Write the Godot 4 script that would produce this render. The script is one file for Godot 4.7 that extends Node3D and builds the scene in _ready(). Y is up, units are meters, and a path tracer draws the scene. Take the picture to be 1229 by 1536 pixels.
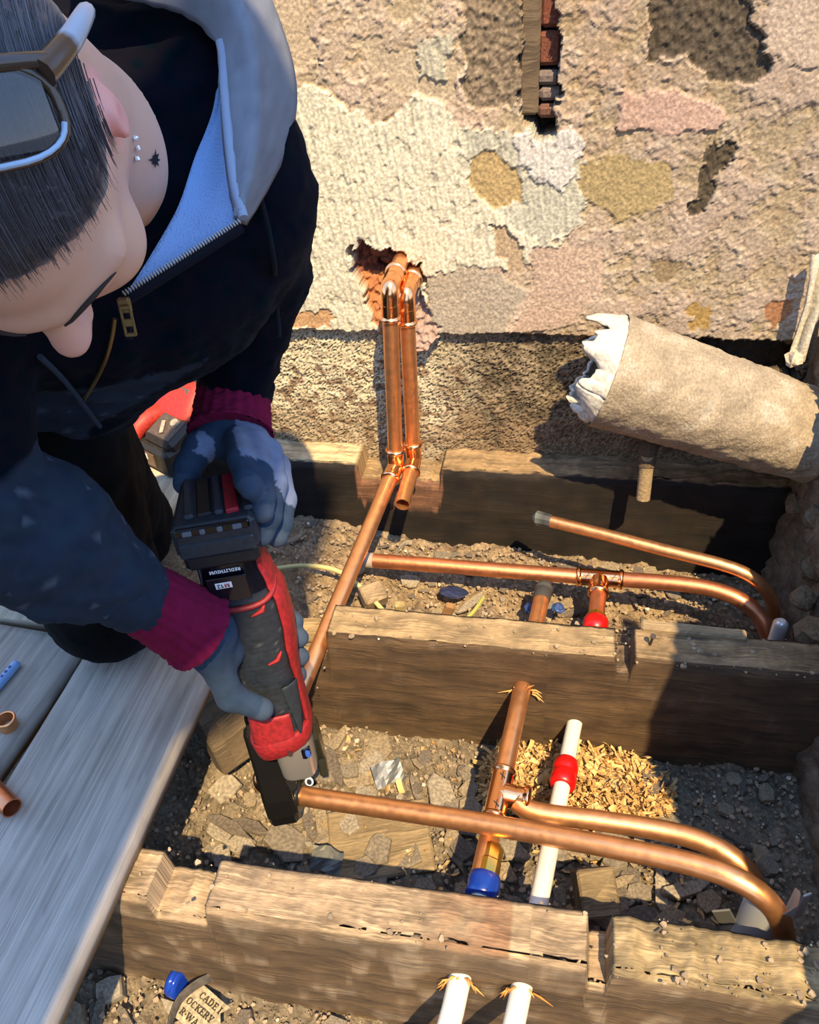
extends Node3D
# A plumber presses a copper joint between opened floor joists beside an old flaking plaster wall.
# x runs along the wall, y is up (joist tops lie at y = 0), z comes out of the wall towards the camera. Metres.

class MB:
	var v := PackedVector3Array()
	var c := PackedColorArray()
	var uv := PackedVector2Array()
	var i := PackedInt32Array()
	func vert(p: Vector3, col := Color.WHITE, t := Vector2.ZERO) -> int:
		v.append(p)
		c.append(col)
		uv.append(t)
		return v.size() - 1
	func tri(a: int, b: int, d: int) -> void:
		i.append(a)
		i.append(d)
		i.append(b)
	func quad(a: int, b: int, d: int, e: int) -> void:
		tri(a, b, d)
		tri(a, d, e)
	func volume() -> float:
		var s := 0.0
		for k in range(0, i.size(), 3):
			s += v[i[k]].dot(v[i[k + 2]].cross(v[i[k + 1]]))
		return s
	func flip() -> void:
		for k in range(0, i.size(), 3):
			var t := i[k + 1]
			i[k + 1] = i[k + 2]
			i[k + 2] = t
	func flat() -> void:
		var nv := PackedVector3Array()
		var nc := PackedColorArray()
		var nu := PackedVector2Array()
		for k in i:
			nv.append(v[k])
			nc.append(c[k])
			nu.append(uv[k])
		v = nv
		c = nc
		uv = nu
		i = PackedInt32Array(range(v.size()))
	func normals() -> PackedVector3Array:
		var n := PackedVector3Array()
		n.resize(v.size())
		for k in range(0, i.size(), 3):
			var a := i[k]
			var b := i[k + 2]
			var d := i[k + 1]
			var f := (v[b] - v[a]).cross(v[d] - v[a])
			n[a] += f
			n[b] += f
			n[d] += f
		for k in n.size():
			n[k] = n[k].normalized()
		return n
	func add(o: MB, x := Transform3D.IDENTITY) -> void:
		var s := v.size()
		for k in o.v.size():
			v.append(x * o.v[k])
			c.append(o.c[k])
			uv.append(o.uv[k])
		for k in o.i:
			i.append(k + s)
	func mesh() -> ArrayMesh:
		var a := []
		a.resize(Mesh.ARRAY_MAX)
		a[Mesh.ARRAY_VERTEX] = v
		a[Mesh.ARRAY_NORMAL] = normals()
		a[Mesh.ARRAY_COLOR] = c
		a[Mesh.ARRAY_TEX_UV] = uv
		a[Mesh.ARRAY_INDEX] = i
		var m := ArrayMesh.new()
		m.add_surface_from_arrays(Mesh.PRIMITIVE_TRIANGLES, a)
		return m

var M := {}
var rng := RandomNumberGenerator.new()
var na: FastNoiseLite
var nb: FastNoiseLite
var nc: FastNoiseLite
var cell: FastNoiseLite

func fnl(s: int, f: float, oct := 3, kind := FastNoiseLite.TYPE_SIMPLEX_SMOOTH) -> FastNoiseLite:
	var n := FastNoiseLite.new()
	n.seed = s
	n.frequency = f
	n.noise_type = kind
	n.fractal_octaves = oct
	return n

func ntex(s: int, f: float, size := 512, oct := 4, kind := FastNoiseLite.TYPE_SIMPLEX_SMOOTH, lo := 0.0, hi := 1.0, normal := false, bump := 4.0) -> NoiseTexture2D:
	var t := NoiseTexture2D.new()
	t.width = size
	t.height = size
	t.seamless = true
	t.noise = fnl(s, f, oct, kind)
	if normal:
		t.as_normal_map = true
		t.bump_strength = bump
	else:
		var g := Gradient.new()
		g.set_color(0, Color(lo, lo, lo))
		g.set_color(1, Color(hi, hi, hi))
		t.color_ramp = g
	return t

# linear colour from sRGB bytes
func rgb(r: float, g: float, b: float) -> Color:
	return Color(r / 255.0, g / 255.0, b / 255.0).srgb_to_linear()

func mat(col: Color, rough := 0.8, metal := 0.0) -> StandardMaterial3D:
	var m := StandardMaterial3D.new()
	m.albedo_color = col
	m.roughness = rough
	m.metallic = metal
	return m

func vmat(rough := 0.9, tex: Texture2D = null, scale := 1.0, bumptex: Texture2D = null, bump := 0.0) -> StandardMaterial3D:
	var m := StandardMaterial3D.new()
	m.vertex_color_use_as_albedo = true
	m.roughness = rough
	m.uv1_triplanar = true
	m.uv1_world_triplanar = true
	m.uv1_scale = Vector3.ONE * scale
	if tex:
		m.albedo_texture = tex
	if bumptex:
		m.heightmap_enabled = true
		m.heightmap_texture = bumptex
		m.heightmap_scale = bump
	return m

func obj(called: String, mb: MB, m: Material, parent: Node = null) -> MeshInstance3D:
	var o := MeshInstance3D.new()
	o.name = called
	o.mesh = mb.mesh()
	o.material_override = m
	(parent if parent else self).add_child(o, true)
	return o

func tag(o: Node, label: String, category := "", group := "", kind := "") -> Node:
	if label:
		o.set_meta("label", label)
	if category:
		o.set_meta("category", category)
	if group:
		o.set_meta("group", group)
	if kind:
		o.set_meta("kind", kind)
	return o

func thing(called: String, label: String, category: String, at := Vector3.ZERO, group := "") -> Node3D:
	var o := Node3D.new()
	o.name = called
	o.position = at
	add_child(o, true)
	tag(o, label, category, group)
	return o

func struct(called: String) -> Node3D:
	var o := Node3D.new()
	o.name = called
	add_child(o, true)
	o.set_meta("kind", "structure")
	return o

# moves a mesh's vertices so that they are relative to where its thing stands
func at_base(mb: MB, base: Vector3) -> MB:
	for k in mb.v.size():
		mb.v[k] -= base
	return mb

# box with chamfered edges; x places it
func chamfer(mb: MB, x: Transform3D, s: Vector3, b := 0.002, col := Color.WHITE) -> void:
	var o := MB.new()
	var h := s * 0.5
	b = minf(b, minf(h.x, minf(h.y, h.z)) * 0.98)
	var id := {}
	for sx in [-1, 1]:
		for sy in [-1, 1]:
			for sz in [-1, 1]:
				for ax in 3:
					var p := Vector3(sx * (h.x - b), sy * (h.y - b), sz * (h.z - b))
					p[ax] += b * [sx, sy, sz][ax]
					id[[sx, sy, sz, ax]] = o.vert(x * p, col, Vector2(p.x + p.z, p.y + p.z))
	for ax in 3:
		var u := (ax + 1) % 3
		var w := (ax + 2) % 3
		for s1 in [-1, 1]:
			var q := []
			for d in [[-1, -1], [1, -1], [1, 1], [-1, 1]]:
				var k := [0, 0, 0, ax]
				k[ax] = s1
				k[u] = d[0]
				k[w] = d[1]
				q.append(id[k])
			if s1 > 0:
				o.quad(q[0], q[1], q[2], q[3])
			else:
				o.quad(q[3], q[2], q[1], q[0])
		# edges along ax
		for s1 in [-1, 1]:
			for s2 in [-1, 1]:
				var e := []
				for d in [[-1, u], [1, u], [1, w], [-1, w]]:
					var k := [0, 0, 0, d[1]]
					k[ax] = d[0]
					k[u] = s1
					k[w] = s2
					e.append(id[k])
				if s1 * s2 > 0:
					o.quad(e[0], e[3], e[2], e[1])
				else:
					o.quad(e[0], e[1], e[2], e[3])
	for sx in [-1, 1]:
		for sy in [-1, 1]:
			for sz in [-1, 1]:
				var a: int = id[[sx, sy, sz, 0]]
				var d: int = id[[sx, sy, sz, 1]]
				var e: int = id[[sx, sy, sz, 2]]
				if sx * sy * sz > 0:
					o.tri(a, d, e)
				else:
					o.tri(a, e, d)
	o.flat()
	mb.add(o)

# rings of equal length joined into a skin; closed rings; caps close the ends
func loft(mb: MB, rings: Array, caps := true, cols: Array = []) -> void:
	var o := MB.new()
	var n: int = rings[0].size()
	var dist := 0.0
	for k in rings.size():
		if k:
			dist += (rings[k][0] as Vector3).distance_to(rings[k - 1][0])
		for j in n:
			o.vert(rings[k][j], cols[k] if cols else Color.WHITE, Vector2(dist, float(j) / n))
	for k in rings.size() - 1:
		for j in n:
			var a: int = k * n + j
			var b: int = k * n + (j + 1) % n
			o.quad(a, b, b + n, a + n)
	if caps:
		for e in [0, rings.size() - 1]:
			var mid := Vector3.ZERO
			for p in rings[e]:
				mid += p
			var cidx := o.vert(mid / n, cols[e] if cols else Color.WHITE)
			var first := o.v.size()
			for p in rings[e]:
				o.vert(p, cols[e] if cols else Color.WHITE)
			for j in n:
				if e == 0:
					o.tri(cidx, first + (j + 1) % n, first + j)
				else:
					o.tri(cidx, first + j, first + (j + 1) % n)
		if o.volume() < 0.0:
			o.flip()
	mb.add(o)

# tube along points with one radius per point
func sweep(mb: MB, pts: Array, rad: Array, sides := 20, caps := true, cols: Array = []) -> void:
	var rings := []
	var t0: Vector3 = (pts[1] - pts[0]).normalized()
	var side := t0.cross(Vector3.UP if absf(t0.y) < 0.9 else Vector3.RIGHT).normalized()
	for k in pts.size():
		var t: Vector3 = (pts[mini(k + 1, pts.size() - 1)] - pts[maxi(k - 1, 0)]).normalized()
		side = (side - t * side.dot(t)).normalized()
		var up := t.cross(side)
		var ring := PackedVector3Array()
		for j in sides:
			var a := TAU * j / sides
			ring.append(pts[k] + (side * cos(a) + up * sin(a)) * rad[k])
		rings.append(ring)
	loft(mb, rings, caps, cols)

# points of a polyline whose corners are rounded with the given radius
func rounded(pts: Array, r: float, steps := 8) -> Array:
	var out := [pts[0]]
	for k in range(1, pts.size() - 1):
		var p: Vector3 = pts[k]
		var a: Vector3 = (pts[k - 1] - p)
		var b: Vector3 = (pts[k + 1] - p)
		var half := a.angle_to(b) * 0.5
		var d := minf(r / tan(half), minf(a.length(), b.length()) * 0.48)
		for s in steps + 1:
			var t := float(s) / steps
			out.append((p + a.normalized() * d).lerp(p, t).lerp(p.lerp(p + b.normalized() * d, t), t))
	out.append(pts[-1])
	return out

func spline(pts: Array, per := 8) -> Array:
	var out := []
	for k in pts.size() - 1:
		var p0 = pts[maxi(k - 1, 0)]
		var p3 = pts[mini(k + 2, pts.size() - 1)]
		for s in per:
			out.append(pts[k].cubic_interpolate(pts[k + 1], p0, p3, float(s) / per))
	out.append(pts[-1])
	return out

func same(r: float, n: int) -> Array:
	var a := []
	a.resize(n)
	a.fill(r)
	return a

func hollow(mb: MB, pts: Array, r: float, inner: float, sides := 24) -> void:
	sweep(mb, pts, same(r, pts.size()), sides, false)
	if mb.volume() < 0.0:
		mb.flip()
	var o := MB.new()
	sweep(o, pts, same(inner, pts.size()), sides, false)
	if o.volume() > 0.0:
		o.flip()
	mb.add(o)

# a flat ring between two radii that closes the end of a hollow tube
func end_ring(mb: MB, at: Vector3, dir: Vector3, r: float, inner: float, sides := 24) -> void:
	var t := dir.normalized()
	var s := t.cross(Vector3.UP if absf(t.y) < 0.9 else Vector3.RIGHT).normalized()
	var u := t.cross(s)
	var first := mb.v.size()
	for j in sides:
		var a := TAU * j / sides
		var d := s * cos(a) + u * sin(a)
		mb.vert(at + d * r)
		mb.vert(at + d * inner)
	for j in sides:
		var k := first + j * 2
		var l := first + ((j + 1) % sides) * 2
		mb.quad(k, l, l + 1, k + 1)

# pipe fitting cup: a sleeve along a-b with rolled beads at chosen ends
func cup(mb: MB, a: Vector3, b: Vector3, r: float, bead_a := false, bead_b := true) -> void:
	var pts := []
	var rad := []
	var l := a.distance_to(b)
	for k in 25:
		var t := float(k) / 24
		var w := 0.0
		if bead_b:
			w = maxf(w, 1.0 - absf((1.0 - t) * l - 0.0045) / 0.0042)
		if bead_a:
			w = maxf(w, 1.0 - absf(t * l - 0.0045) / 0.0042)
		pts.append(a.lerp(b, t))
		rad.append(r + 0.0034 * sqrt(maxf(w, 0.0)))
	sweep(mb, pts, rad, 28)

# thick sheet through rows of points: rows[k][j]; closed all round
func sheet(mb: MB, rows: Array, thick: float, cols: Array = []) -> void:
	var o := MB.new()
	var h := rows.size()
	var w: int = rows[0].size()
	for side in 2:
		for k in h:
			for j in w:
				var du: Vector3 = rows[k][mini(j + 1, w - 1)] - rows[k][maxi(j - 1, 0)]
				var dv: Vector3 = rows[mini(k + 1, h - 1)][j] - rows[maxi(k - 1, 0)][j]
				var n := du.cross(dv).normalized()
				o.vert(rows[k][j] + n * thick * (0.5 - side), cols[k] if cols else Color.WHITE, Vector2(float(j) / w, float(k) / h))
	var s := h * w
	for k in h - 1:
		for j in w - 1:
			var a := k * w + j
			o.quad(a, a + 1, a + w + 1, a + w)
			o.quad(s + a + w, s + a + w + 1, s + a + 1, s + a)
	for k in h - 1:
		o.quad(k * w, k * w + w, s + k * w + w, s + k * w)
		var e := k * w + w - 1
		o.quad(e, s + e, s + e + w, e + w)
	for j in w - 1:
		o.quad(j, s + j, s + j + 1, j + 1)
		var e := (h - 1) * w + j
		o.quad(e, e + 1, s + e + 1, s + e)
	if o.volume() < 0.0:
		o.flip()
	mb.add(o)

# a flat irregular fragment with thickness, lying in its own xz plane
func shard(s: int, w: float, l: float, t: float, corners := 6) -> MB:
	var r := RandomNumberGenerator.new()
	r.seed = s
	var mb := MB.new()
	var top := PackedVector3Array()
	var mid := PackedVector3Array()
	var low := PackedVector3Array()
	for k in corners:
		var a := TAU * (k + r.randf_range(-0.3, 0.3)) / corners
		var d := r.randf_range(0.75, 1.1)
		var p := Vector3(cos(a) * w * 0.5 * d, 0, sin(a) * l * 0.5 * d)
		var lift := r.randf_range(-0.15, 0.15) * t
		low.append(p * 0.97)
		mid.append(p + Vector3(0, t * 0.75 + lift, 0))
		top.append(p * 0.93 + Vector3(0, t + lift, 0))
	loft(mb, [low, mid, top])
	mb.flat()
	return mb

func lump(s: int, size: Vector3, n := 7) -> MB:
	var mb := MB.new()
	var r := fnl(s, 1.1, 2)
	var rings := []
	for k in range(1, n):
		var ph := PI * k / n
		var ring := PackedVector3Array()
		for j in n + 2:
			var a := TAU * j / (n + 2)
			var d := Vector3(sin(ph) * cos(a), -cos(ph), sin(ph) * sin(a))
			var q := 1.0 + 0.45 * r.get_noise_3dv(d * 1.3)
			ring.append(d * q * size * 0.5)
		rings.append(ring)
	loft(mb, rings)
	mb.flat()
	return mb

func _ready() -> void:
	rng.seed = 7
	na = fnl(1, 1.0)
	nb = fnl(2, 1.0)
	nc = fnl(3, 1.0, 2)
	cell = fnl(4, 1.0, 2, FastNoiseLite.TYPE_CELLULAR)
	var cam := Camera3D.new()
	cam.name = "camera"
	cam.transform = Transform3D(Basis(Vector3(0.9826, -0.063, -0.1745), Vector3(-0.0629, 0.7719, -0.6326), Vector3(0.1746, 0.6326, 0.7545)).orthonormalized(), Vector3(0, 0.985, 1.37))
	cam.fov = 63.133
	cam.near = 0.02
	add_child(cam)
	var env := Environment.new()
	env.background_mode = Environment.BG_SKY
	var sky := Sky.new()
	var sm := ProceduralSkyMaterial.new()
	sm.sky_top_color = Color(0.60, 0.76, 1.0)
	sm.sky_horizon_color = Color(0.86, 0.92, 1.0)
	sm.ground_bottom_color = Color(0.36, 0.32, 0.27)
	sm.ground_horizon_color = Color(0.55, 0.5, 0.45)
	sm.sky_energy_multiplier = 1.25
	sm.ground_energy_multiplier = 0.8
	sm.sun_angle_max = 2.0
	sky.sky_material = sm
	env.sky = sky
	env.tonemap_mode = Environment.TONE_MAPPER_LINEAR
	env.tonemap_exposure = 1.45
	env.sdfgi_enabled = true
	env.ssao_enabled = true
	env.ssil_enabled = true
	var we := WorldEnvironment.new()
	we.name = "environment"
	we.environment = env
	add_child(we)
	var sun := DirectionalLight3D.new()
	sun.name = "sun"
	sun.light_color = Color(1.0, 0.88, 0.68)
	sun.light_energy = 2.1
	sun.light_angular_distance = 0.6
	sun.shadow_enabled = true
	sun.look_at_from_position(Vector3(0.28, 1.0, 0.6), Vector3.ZERO)
	add_child(sun)
	materials()
	build_wall_back()
	build_wall_right()
	build_sun_screen()
	build_floor()
	build_joists()
	build_planks()
	build_pipes()
	build_wall_things()
	build_small_things()
	build_tool()
	build_person()
	build_debris()

func materials() -> void:
	var grain := Image.create(1024, 1024, false, Image.FORMAT_RGB8)
	var soft := Image.create(1024, 1024, false, Image.FORMAT_RGB8)
	var g1 := fnl(11, 1.0, 4)
	var g2 := fnl(12, 1.0, 2)
	for y in 512:
		for x in 512:
			var u := x / 512.0
			var v := y / 512.0
			var w := g2.get_noise_2d(u * 3.0, v * 6.0) * 0.6
			var k := g1.get_noise_2d(u * 5.0, (v + w * 0.03) * 95.0)
			var fine := g2.get_noise_2d(u * 30.0 + 50.0, v * 330.0)
			var r := 0.5 + 0.5 * sin((v * 60.0 + w * 9.0) + k * 2.0)
			var t := clampf(0.84 + 0.17 * k + 0.12 * fine - 0.14 * r * r, 0.12, 1.0)
			var t2 := lerpf(0.93, t, 0.55)
			soft.fill_rect(Rect2i(x * 2, y * 2, 2, 2), Color(t2, t2, t2))
			grain.fill_rect(Rect2i(x * 2, y * 2, 2, 2), Color(t, t * 0.985, t * 0.96))
	M.grain = ImageTexture.create_from_image(grain)
	M.grain_soft = ImageTexture.create_from_image(soft)
	var fine := ntex(21, 0.05, 512, 5, FastNoiseLite.TYPE_SIMPLEX_SMOOTH, 0.62, 1.0)
	var rough := ntex(22, 0.03, 512, 5, FastNoiseLite.TYPE_SIMPLEX_SMOOTH, 0.0, 1.0)
	var grit := ntex(23, 0.09, 512, 4, FastNoiseLite.TYPE_CELLULAR, 0.0, 1.0)
	M.plaster = vmat(0.92, fine, 5.0, rough, 0.1)
	M.plaster.uv1_scale = Vector3.ONE * 5.0
	M.dirt = vmat(0.97, ntex(24, 0.06, 512, 5, FastNoiseLite.TYPE_SIMPLEX_SMOOTH, 0.55, 1.0), 4.0, grit, 0.25)
	M.stone = vmat(0.95, fine, 7.0, rough, 0.12)
	M.wood = StandardMaterial3D.new()
	M.wood.vertex_color_use_as_albedo = true
	M.wood.albedo_texture = M.grain
	M.wood.roughness = 0.85
	M.wood.uv1_scale = Vector3(1.9, 2.2, 1.0)
	M.wood.heightmap_enabled = true
	M.wood.heightmap_texture = M.grain
	M.wood.heightmap_scale = 0.12
	var smear := ntex(31, 0.02, 512, 4, FastNoiseLite.TYPE_SIMPLEX_SMOOTH, 0.26, 0.46)
	var tone := ntex(32, 0.012, 512, 4, FastNoiseLite.TYPE_SIMPLEX_SMOOTH, 0.86, 1.0)
	M.copper = mat(Color(1.0, 0.72, 0.49), 1.0, 0.9)
	M.copper.roughness_texture = smear
	M.copper.albedo_texture = tone
	M.copper.uv1_triplanar = true
	M.copper.uv1_scale = Vector3.ONE * 6.0
	M.copper_dull = M.copper.duplicate()
	M.copper_dull.albedo_color = Color(0.92, 0.6, 0.42)
	M.copper_dull.roughness_texture = ntex(33, 0.03, 512, 4, FastNoiseLite.TYPE_SIMPLEX_SMOOTH, 0.3, 0.5)
	M.fitting = mat(Color(1.0, 0.72, 0.5), 0.2, 1.0)
	M.dark_inside = mat(Color(0.2, 0.1, 0.07), 0.6, 0.6)
	M.brass = mat(Color(0.82, 0.66, 0.3), 0.28, 1.0)
	M.white_plastic = mat(Color(0.86, 0.85, 0.8), 0.4)
	M.red_plastic = mat(Color(0.78, 0.06, 0.05), 0.35)
	M.blue_plastic = mat(Color(0.05, 0.2, 0.55), 0.3)
	M.ink = mat(Color(0.02, 0.02, 0.025), 0.6)
	M.dark_tape = vmat(0.6)
	M.steel = mat(Color(0.66, 0.64, 0.6), 0.42, 0.7)
	M.foil = mat(Color(0.93, 0.95, 0.96), 0.3, 0.6)
	M.zinc = mat(Color(0.5, 0.51, 0.5), 0.5, 0.7)
	M.zip_brass = mat(Color(0.5, 0.43, 0.28), 0.45, 0.9)
	M.glossy = vmat(0.22)
	M.lens = mat(Color(0.25, 0.22, 0.2, 0.35), 0.05)
	M.lens.transparency = BaseMaterial3D.TRANSPARENCY_ALPHA
	M.rubber = vmat(0.55, ntex(51, 0.05, 256, 4, FastNoiseLite.TYPE_SIMPLEX_SMOOTH, 0.6, 1.0), 9.0)
	M.dust_metal = mat(Color(0.5, 0.42, 0.33), 0.6, 0.5)

func inside(p: Vector2, poly: PackedVector2Array) -> bool:
	return Geometry2D.is_point_in_polygon(p, poly)

func build_wall_back() -> void:
	# areas of the wall: outline (x, y), colour, depth, ruggedness
	var P := [
		# whitewashed brush-marked coat
		[[Vector2(-0.5202, 0.6487), Vector2(-0.4594, 0.6787), Vector2(-0.4148, 0.6871), Vector2(-0.38, 0.6654), Vector2(-0.3245, 0.6302), Vector2(-0.2919, 0.6346), Vector2(-0.2666, 0.6629), Vector2(-0.237, 0.6717), Vector2(-0.212, 0.6523), Vector2(-0.187, 0.623), Vector2(-0.1351, 0.6163), Vector2(-0.1042, 0.6119), Vector2(-0.0739, 0.6211), Vector2(-0.0227, 0.6058), Vector2(0.0236, 0.5488), Vector2(0.0082, 0.4718), Vector2(-0.0542, 0.415), Vector2(-0.1122, 0.3908), Vector2(-0.1557, 0.3986), Vector2(-0.2526, 0.3644), Vector2(-0.252, 0.2806), Vector2(-0.3077, 0.2656), Vector2(-0.7047, 0.2545), Vector2(-0.6182, 0.6199)], Color(0.82, 0.77, 0.58), 0.0035, "brush"],
		[[Vector2(-0.2522, 0.3731), Vector2(-0.1579, 0.401), Vector2(-0.0772, 0.3537), Vector2(-0.1053, 0.2975), Vector2(-0.1229, 0.2681), Vector2(-0.2391, 0.2648)], Color(0.52, 0.45, 0.34), 0.0015, "smooth"],
		[[Vector2(-0.1871, 0.6181), Vector2(-0.1042, 0.6119), Vector2(-0.0739, 0.6211), Vector2(-0.0227, 0.6058), Vector2(0.0236, 0.5488), Vector2(0.0082, 0.4718), Vector2(-0.0515, 0.4324), Vector2(-0.1131, 0.4771), Vector2(-0.1569, 0.5099)], Color(0.62, 0.6, 0.47), 0.002, "brush"],
		[[Vector2(-0.1775, 0.573), Vector2(-0.133, 0.5867), Vector2(-0.0982, 0.562), Vector2(-0.0812, 0.5119), Vector2(-0.1329, 0.4925), Vector2(-0.1655, 0.5185)], Color(0.55, 0.4, 0.18), -0.0005, "smooth"],
		[[Vector2(-0.1406, 0.4715), Vector2(-0.1018, 0.4548), Vector2(-0.0784, 0.4031), Vector2(-0.1065, 0.3909), Vector2(-0.1294, 0.4202)], Color(0.56, 0.42, 0.26), -0.0005, "smooth"],
		[[Vector2(-0.0019, 0.5632), Vector2(0.0645, 0.5784), Vector2(0.1345, 0.5639), Vector2(0.1496, 0.5091), Vector2(0.0993, 0.486), Vector2(0.0638, 0.4774), Vector2(0.0008, 0.52)], Color(0.47, 0.36, 0.17), 0.0005, "smooth"],
		[[Vector2(0.0496, 0.6633), Vector2(0.1169, 0.6707), Vector2(0.166, 0.6536), Vector2(0.2065, 0.6437), Vector2(0.2054, 0.6118), Vector2(0.1249, 0.6084), Vector2(0.0509, 0.6171)], Color(0.64, 0.44, 0.34), 0.003, "smooth"],
		[[Vector2(-0.068, 0.4299), Vector2(0.0462, 0.4353), Vector2(0.0475, 0.351), Vector2(0.0065, 0.2874), Vector2(-0.0989, 0.2715), Vector2(-0.0655, 0.349)], Color(0.62, 0.46, 0.34), 0.0015, "smooth"],
		[[Vector2(0.1905, 0.5922), Vector2(0.2283, 0.5936), Vector2(0.2289, 0.5688), Vector2(0.2074, 0.5474), Vector2(0.2037, 0.509), Vector2(0.1932, 0.4861), Vector2(0.1744, 0.4903), Vector2(0.1686, 0.5029), Vector2(0.1838, 0.5091), Vector2(0.1819, 0.5476)], Color(0.10, 0.075, 0.045), -0.004, "rough"],
		[[Vector2(0.0769, 0.8137), Vector2(0.0899, 0.7097), Vector2(0.1125, 0.7057), Vector2(0.1375, 0.7101), Vector2(0.158, 0.6941), Vector2(0.1709, 0.6817), Vector2(0.209, 0.672), Vector2(0.2506, 0.6814), Vector2(0.2452, 0.7268), Vector2(0.2061, 0.7776), Vector2(0.1937, 0.8087)], Color(0.115, 0.09, 0.06), -0.007, "rough"],
		[[Vector2(-0.1707, 0.8241), Vector2(-0.1766, 0.7674), Vector2(-0.1841, 0.7369), Vector2(-0.1757, 0.7156), Vector2(-0.1825, 0.6815), Vector2(-0.176, 0.6516), Vector2(-0.1048, 0.6454), Vector2(-0.0894, 0.6774), Vector2(-0.0937, 0.8209)], Color(0.3, 0.23, 0.15), -0.003, "rough"],
		[[Vector2(-0.5173, 0.309), Vector2(-0.4304, 0.3056), Vector2(-0.4367, 0.2757), Vector2(-0.5279, 0.2761)], Color(0.66, 0.4, 0.2), 0.001, "smooth"],
		[[Vector2(0.3212, 0.3418), Vector2(0.3592, 0.3497), Vector2(0.3631, 0.3115), Vector2(0.3351, 0.2936), Vector2(0.3215, 0.308)], Color(0.42, 0.2, 0.09), 0.0, "smooth"],
		[[Vector2(0.1931, 0.3295), Vector2(0.2291, 0.3351), Vector2(0.2396, 0.2961), Vector2(0.2119, 0.2903), Vector2(0.1999, 0.3125)], Color(0.45, 0.29, 0.09), 0.0, "smooth"],
		[[Vector2(0.1248, 0.3996), Vector2(0.1598, 0.4171), Vector2(0.1783, 0.4048), Vector2(0.1551, 0.3708), Vector2(0.1372, 0.3764)], Color(0.33, 0.24, 0.13), -0.001, "smooth"],
		[[Vector2(-0.1084, 0.6159), Vector2(-0.0734, 0.6056), Vector2(-0.0406, 0.5993), Vector2(-0.0215, 0.6202), Vector2(0.008, 0.5967), Vector2(-0.0038, 0.5612), Vector2(-0.0329, 0.5244), Vector2(-0.0715, 0.5433), Vector2(-0.0932, 0.5721)], Color(0.78, 0.75, 0.68), 0.0045, "brush"],
		[[Vector2(-0.3544, 0.7475), Vector2(-0.313, 0.7532), Vector2(-0.2746, 0.7274), Vector2(-0.2338, 0.735), Vector2(-0.1846, 0.7159), Vector2(-0.1962, 0.6614), Vector2(-0.2681, 0.6724), Vector2(-0.317, 0.7106)], Color(0.60, 0.48, 0.32), -0.002, "smooth"],
		[[Vector2(-0.253, 0.7486), Vector2(-0.1935, 0.751), Vector2(-0.2035, 0.6894), Vector2(-0.2461, 0.6941)], Color(0.6, 0.56, 0.42), 0.0015, "brush"],
		[[Vector2(-0.466, 0.8367), Vector2(-0.394, 0.8336), Vector2(-0.4164, 0.7495), Vector2(-0.393, 0.7218), Vector2(-0.4444, 0.7048), Vector2(-0.4793, 0.7515)], Color(0.64, 0.5, 0.33), -0.002, "smooth"],
		[[Vector2(0.2276, 0.8073), Vector2(0.3521, 0.802), Vector2(0.379, 0.6998), Vector2(0.2771, 0.6909), Vector2(0.2449, 0.7284)], Color(0.58, 0.46, 0.35), 0.003, "smooth"],
	]
	for p in P:
		p[0] = PackedVector2Array(p[0])
		var r := Rect2(p[0][0], Vector2.ZERO)
		for q in p[0]:
			r = r.expand(q)
		p.append(r.grow(0.01))
	var hole := PackedVector2Array([Vector2(-0.3915, 0.413), Vector2(-0.3826, 0.4275), Vector2(-0.3602, 0.4372), Vector2(-0.3435, 0.4254), Vector2(-0.3172, 0.428), Vector2(-0.3085, 0.4185), Vector2(-0.2919, 0.4211), Vector2(-0.281, 0.4068), Vector2(-0.2579, 0.3998), Vector2(-0.2564, 0.3606), Vector2(-0.2637, 0.3377), Vector2(-0.2482, 0.3071), Vector2(-0.2281, 0.2597), Vector2(-0.2851, 0.2249), Vector2(-0.3457, 0.2646), Vector2(-0.3669, 0.3332), Vector2(-0.3756, 0.3687)])
	var slot := PackedVector2Array([Vector2(-0.0959, 0.8365), Vector2(-0.094, 0.6592), Vector2(-0.0963, 0.6272), Vector2(-0.0778, 0.6173), Vector2(-0.0609, 0.5996), Vector2(-0.0409, 0.6051), Vector2(-0.0364, 0.6579), Vector2(-0.0405, 0.7204), Vector2(-0.0533, 0.8346)])
	var gap := PackedVector2Array([Vector2(0.2023, 0.2645), Vector2(0.2913, 0.2621), Vector2(0.3891, 0.26), Vector2(0.4062, 0.1819), Vector2(0.3015, 0.2047), Vector2(0.229, 0.2354)])
	var xs := PackedFloat32Array()
	var x := -1.7
	while x < 0.62:
		xs.append(x)
		x += 0.0022 if x > -0.95 and x < 0.44 else 0.04
	var ys := PackedFloat32Array()
	var y := -0.28
	while y < 2.3:
		ys.append(y)
		y += 0.0022 if y > -0.07 and y < 0.86 else 0.05
	var mb := MB.new()
	var w := xs.size()
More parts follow.
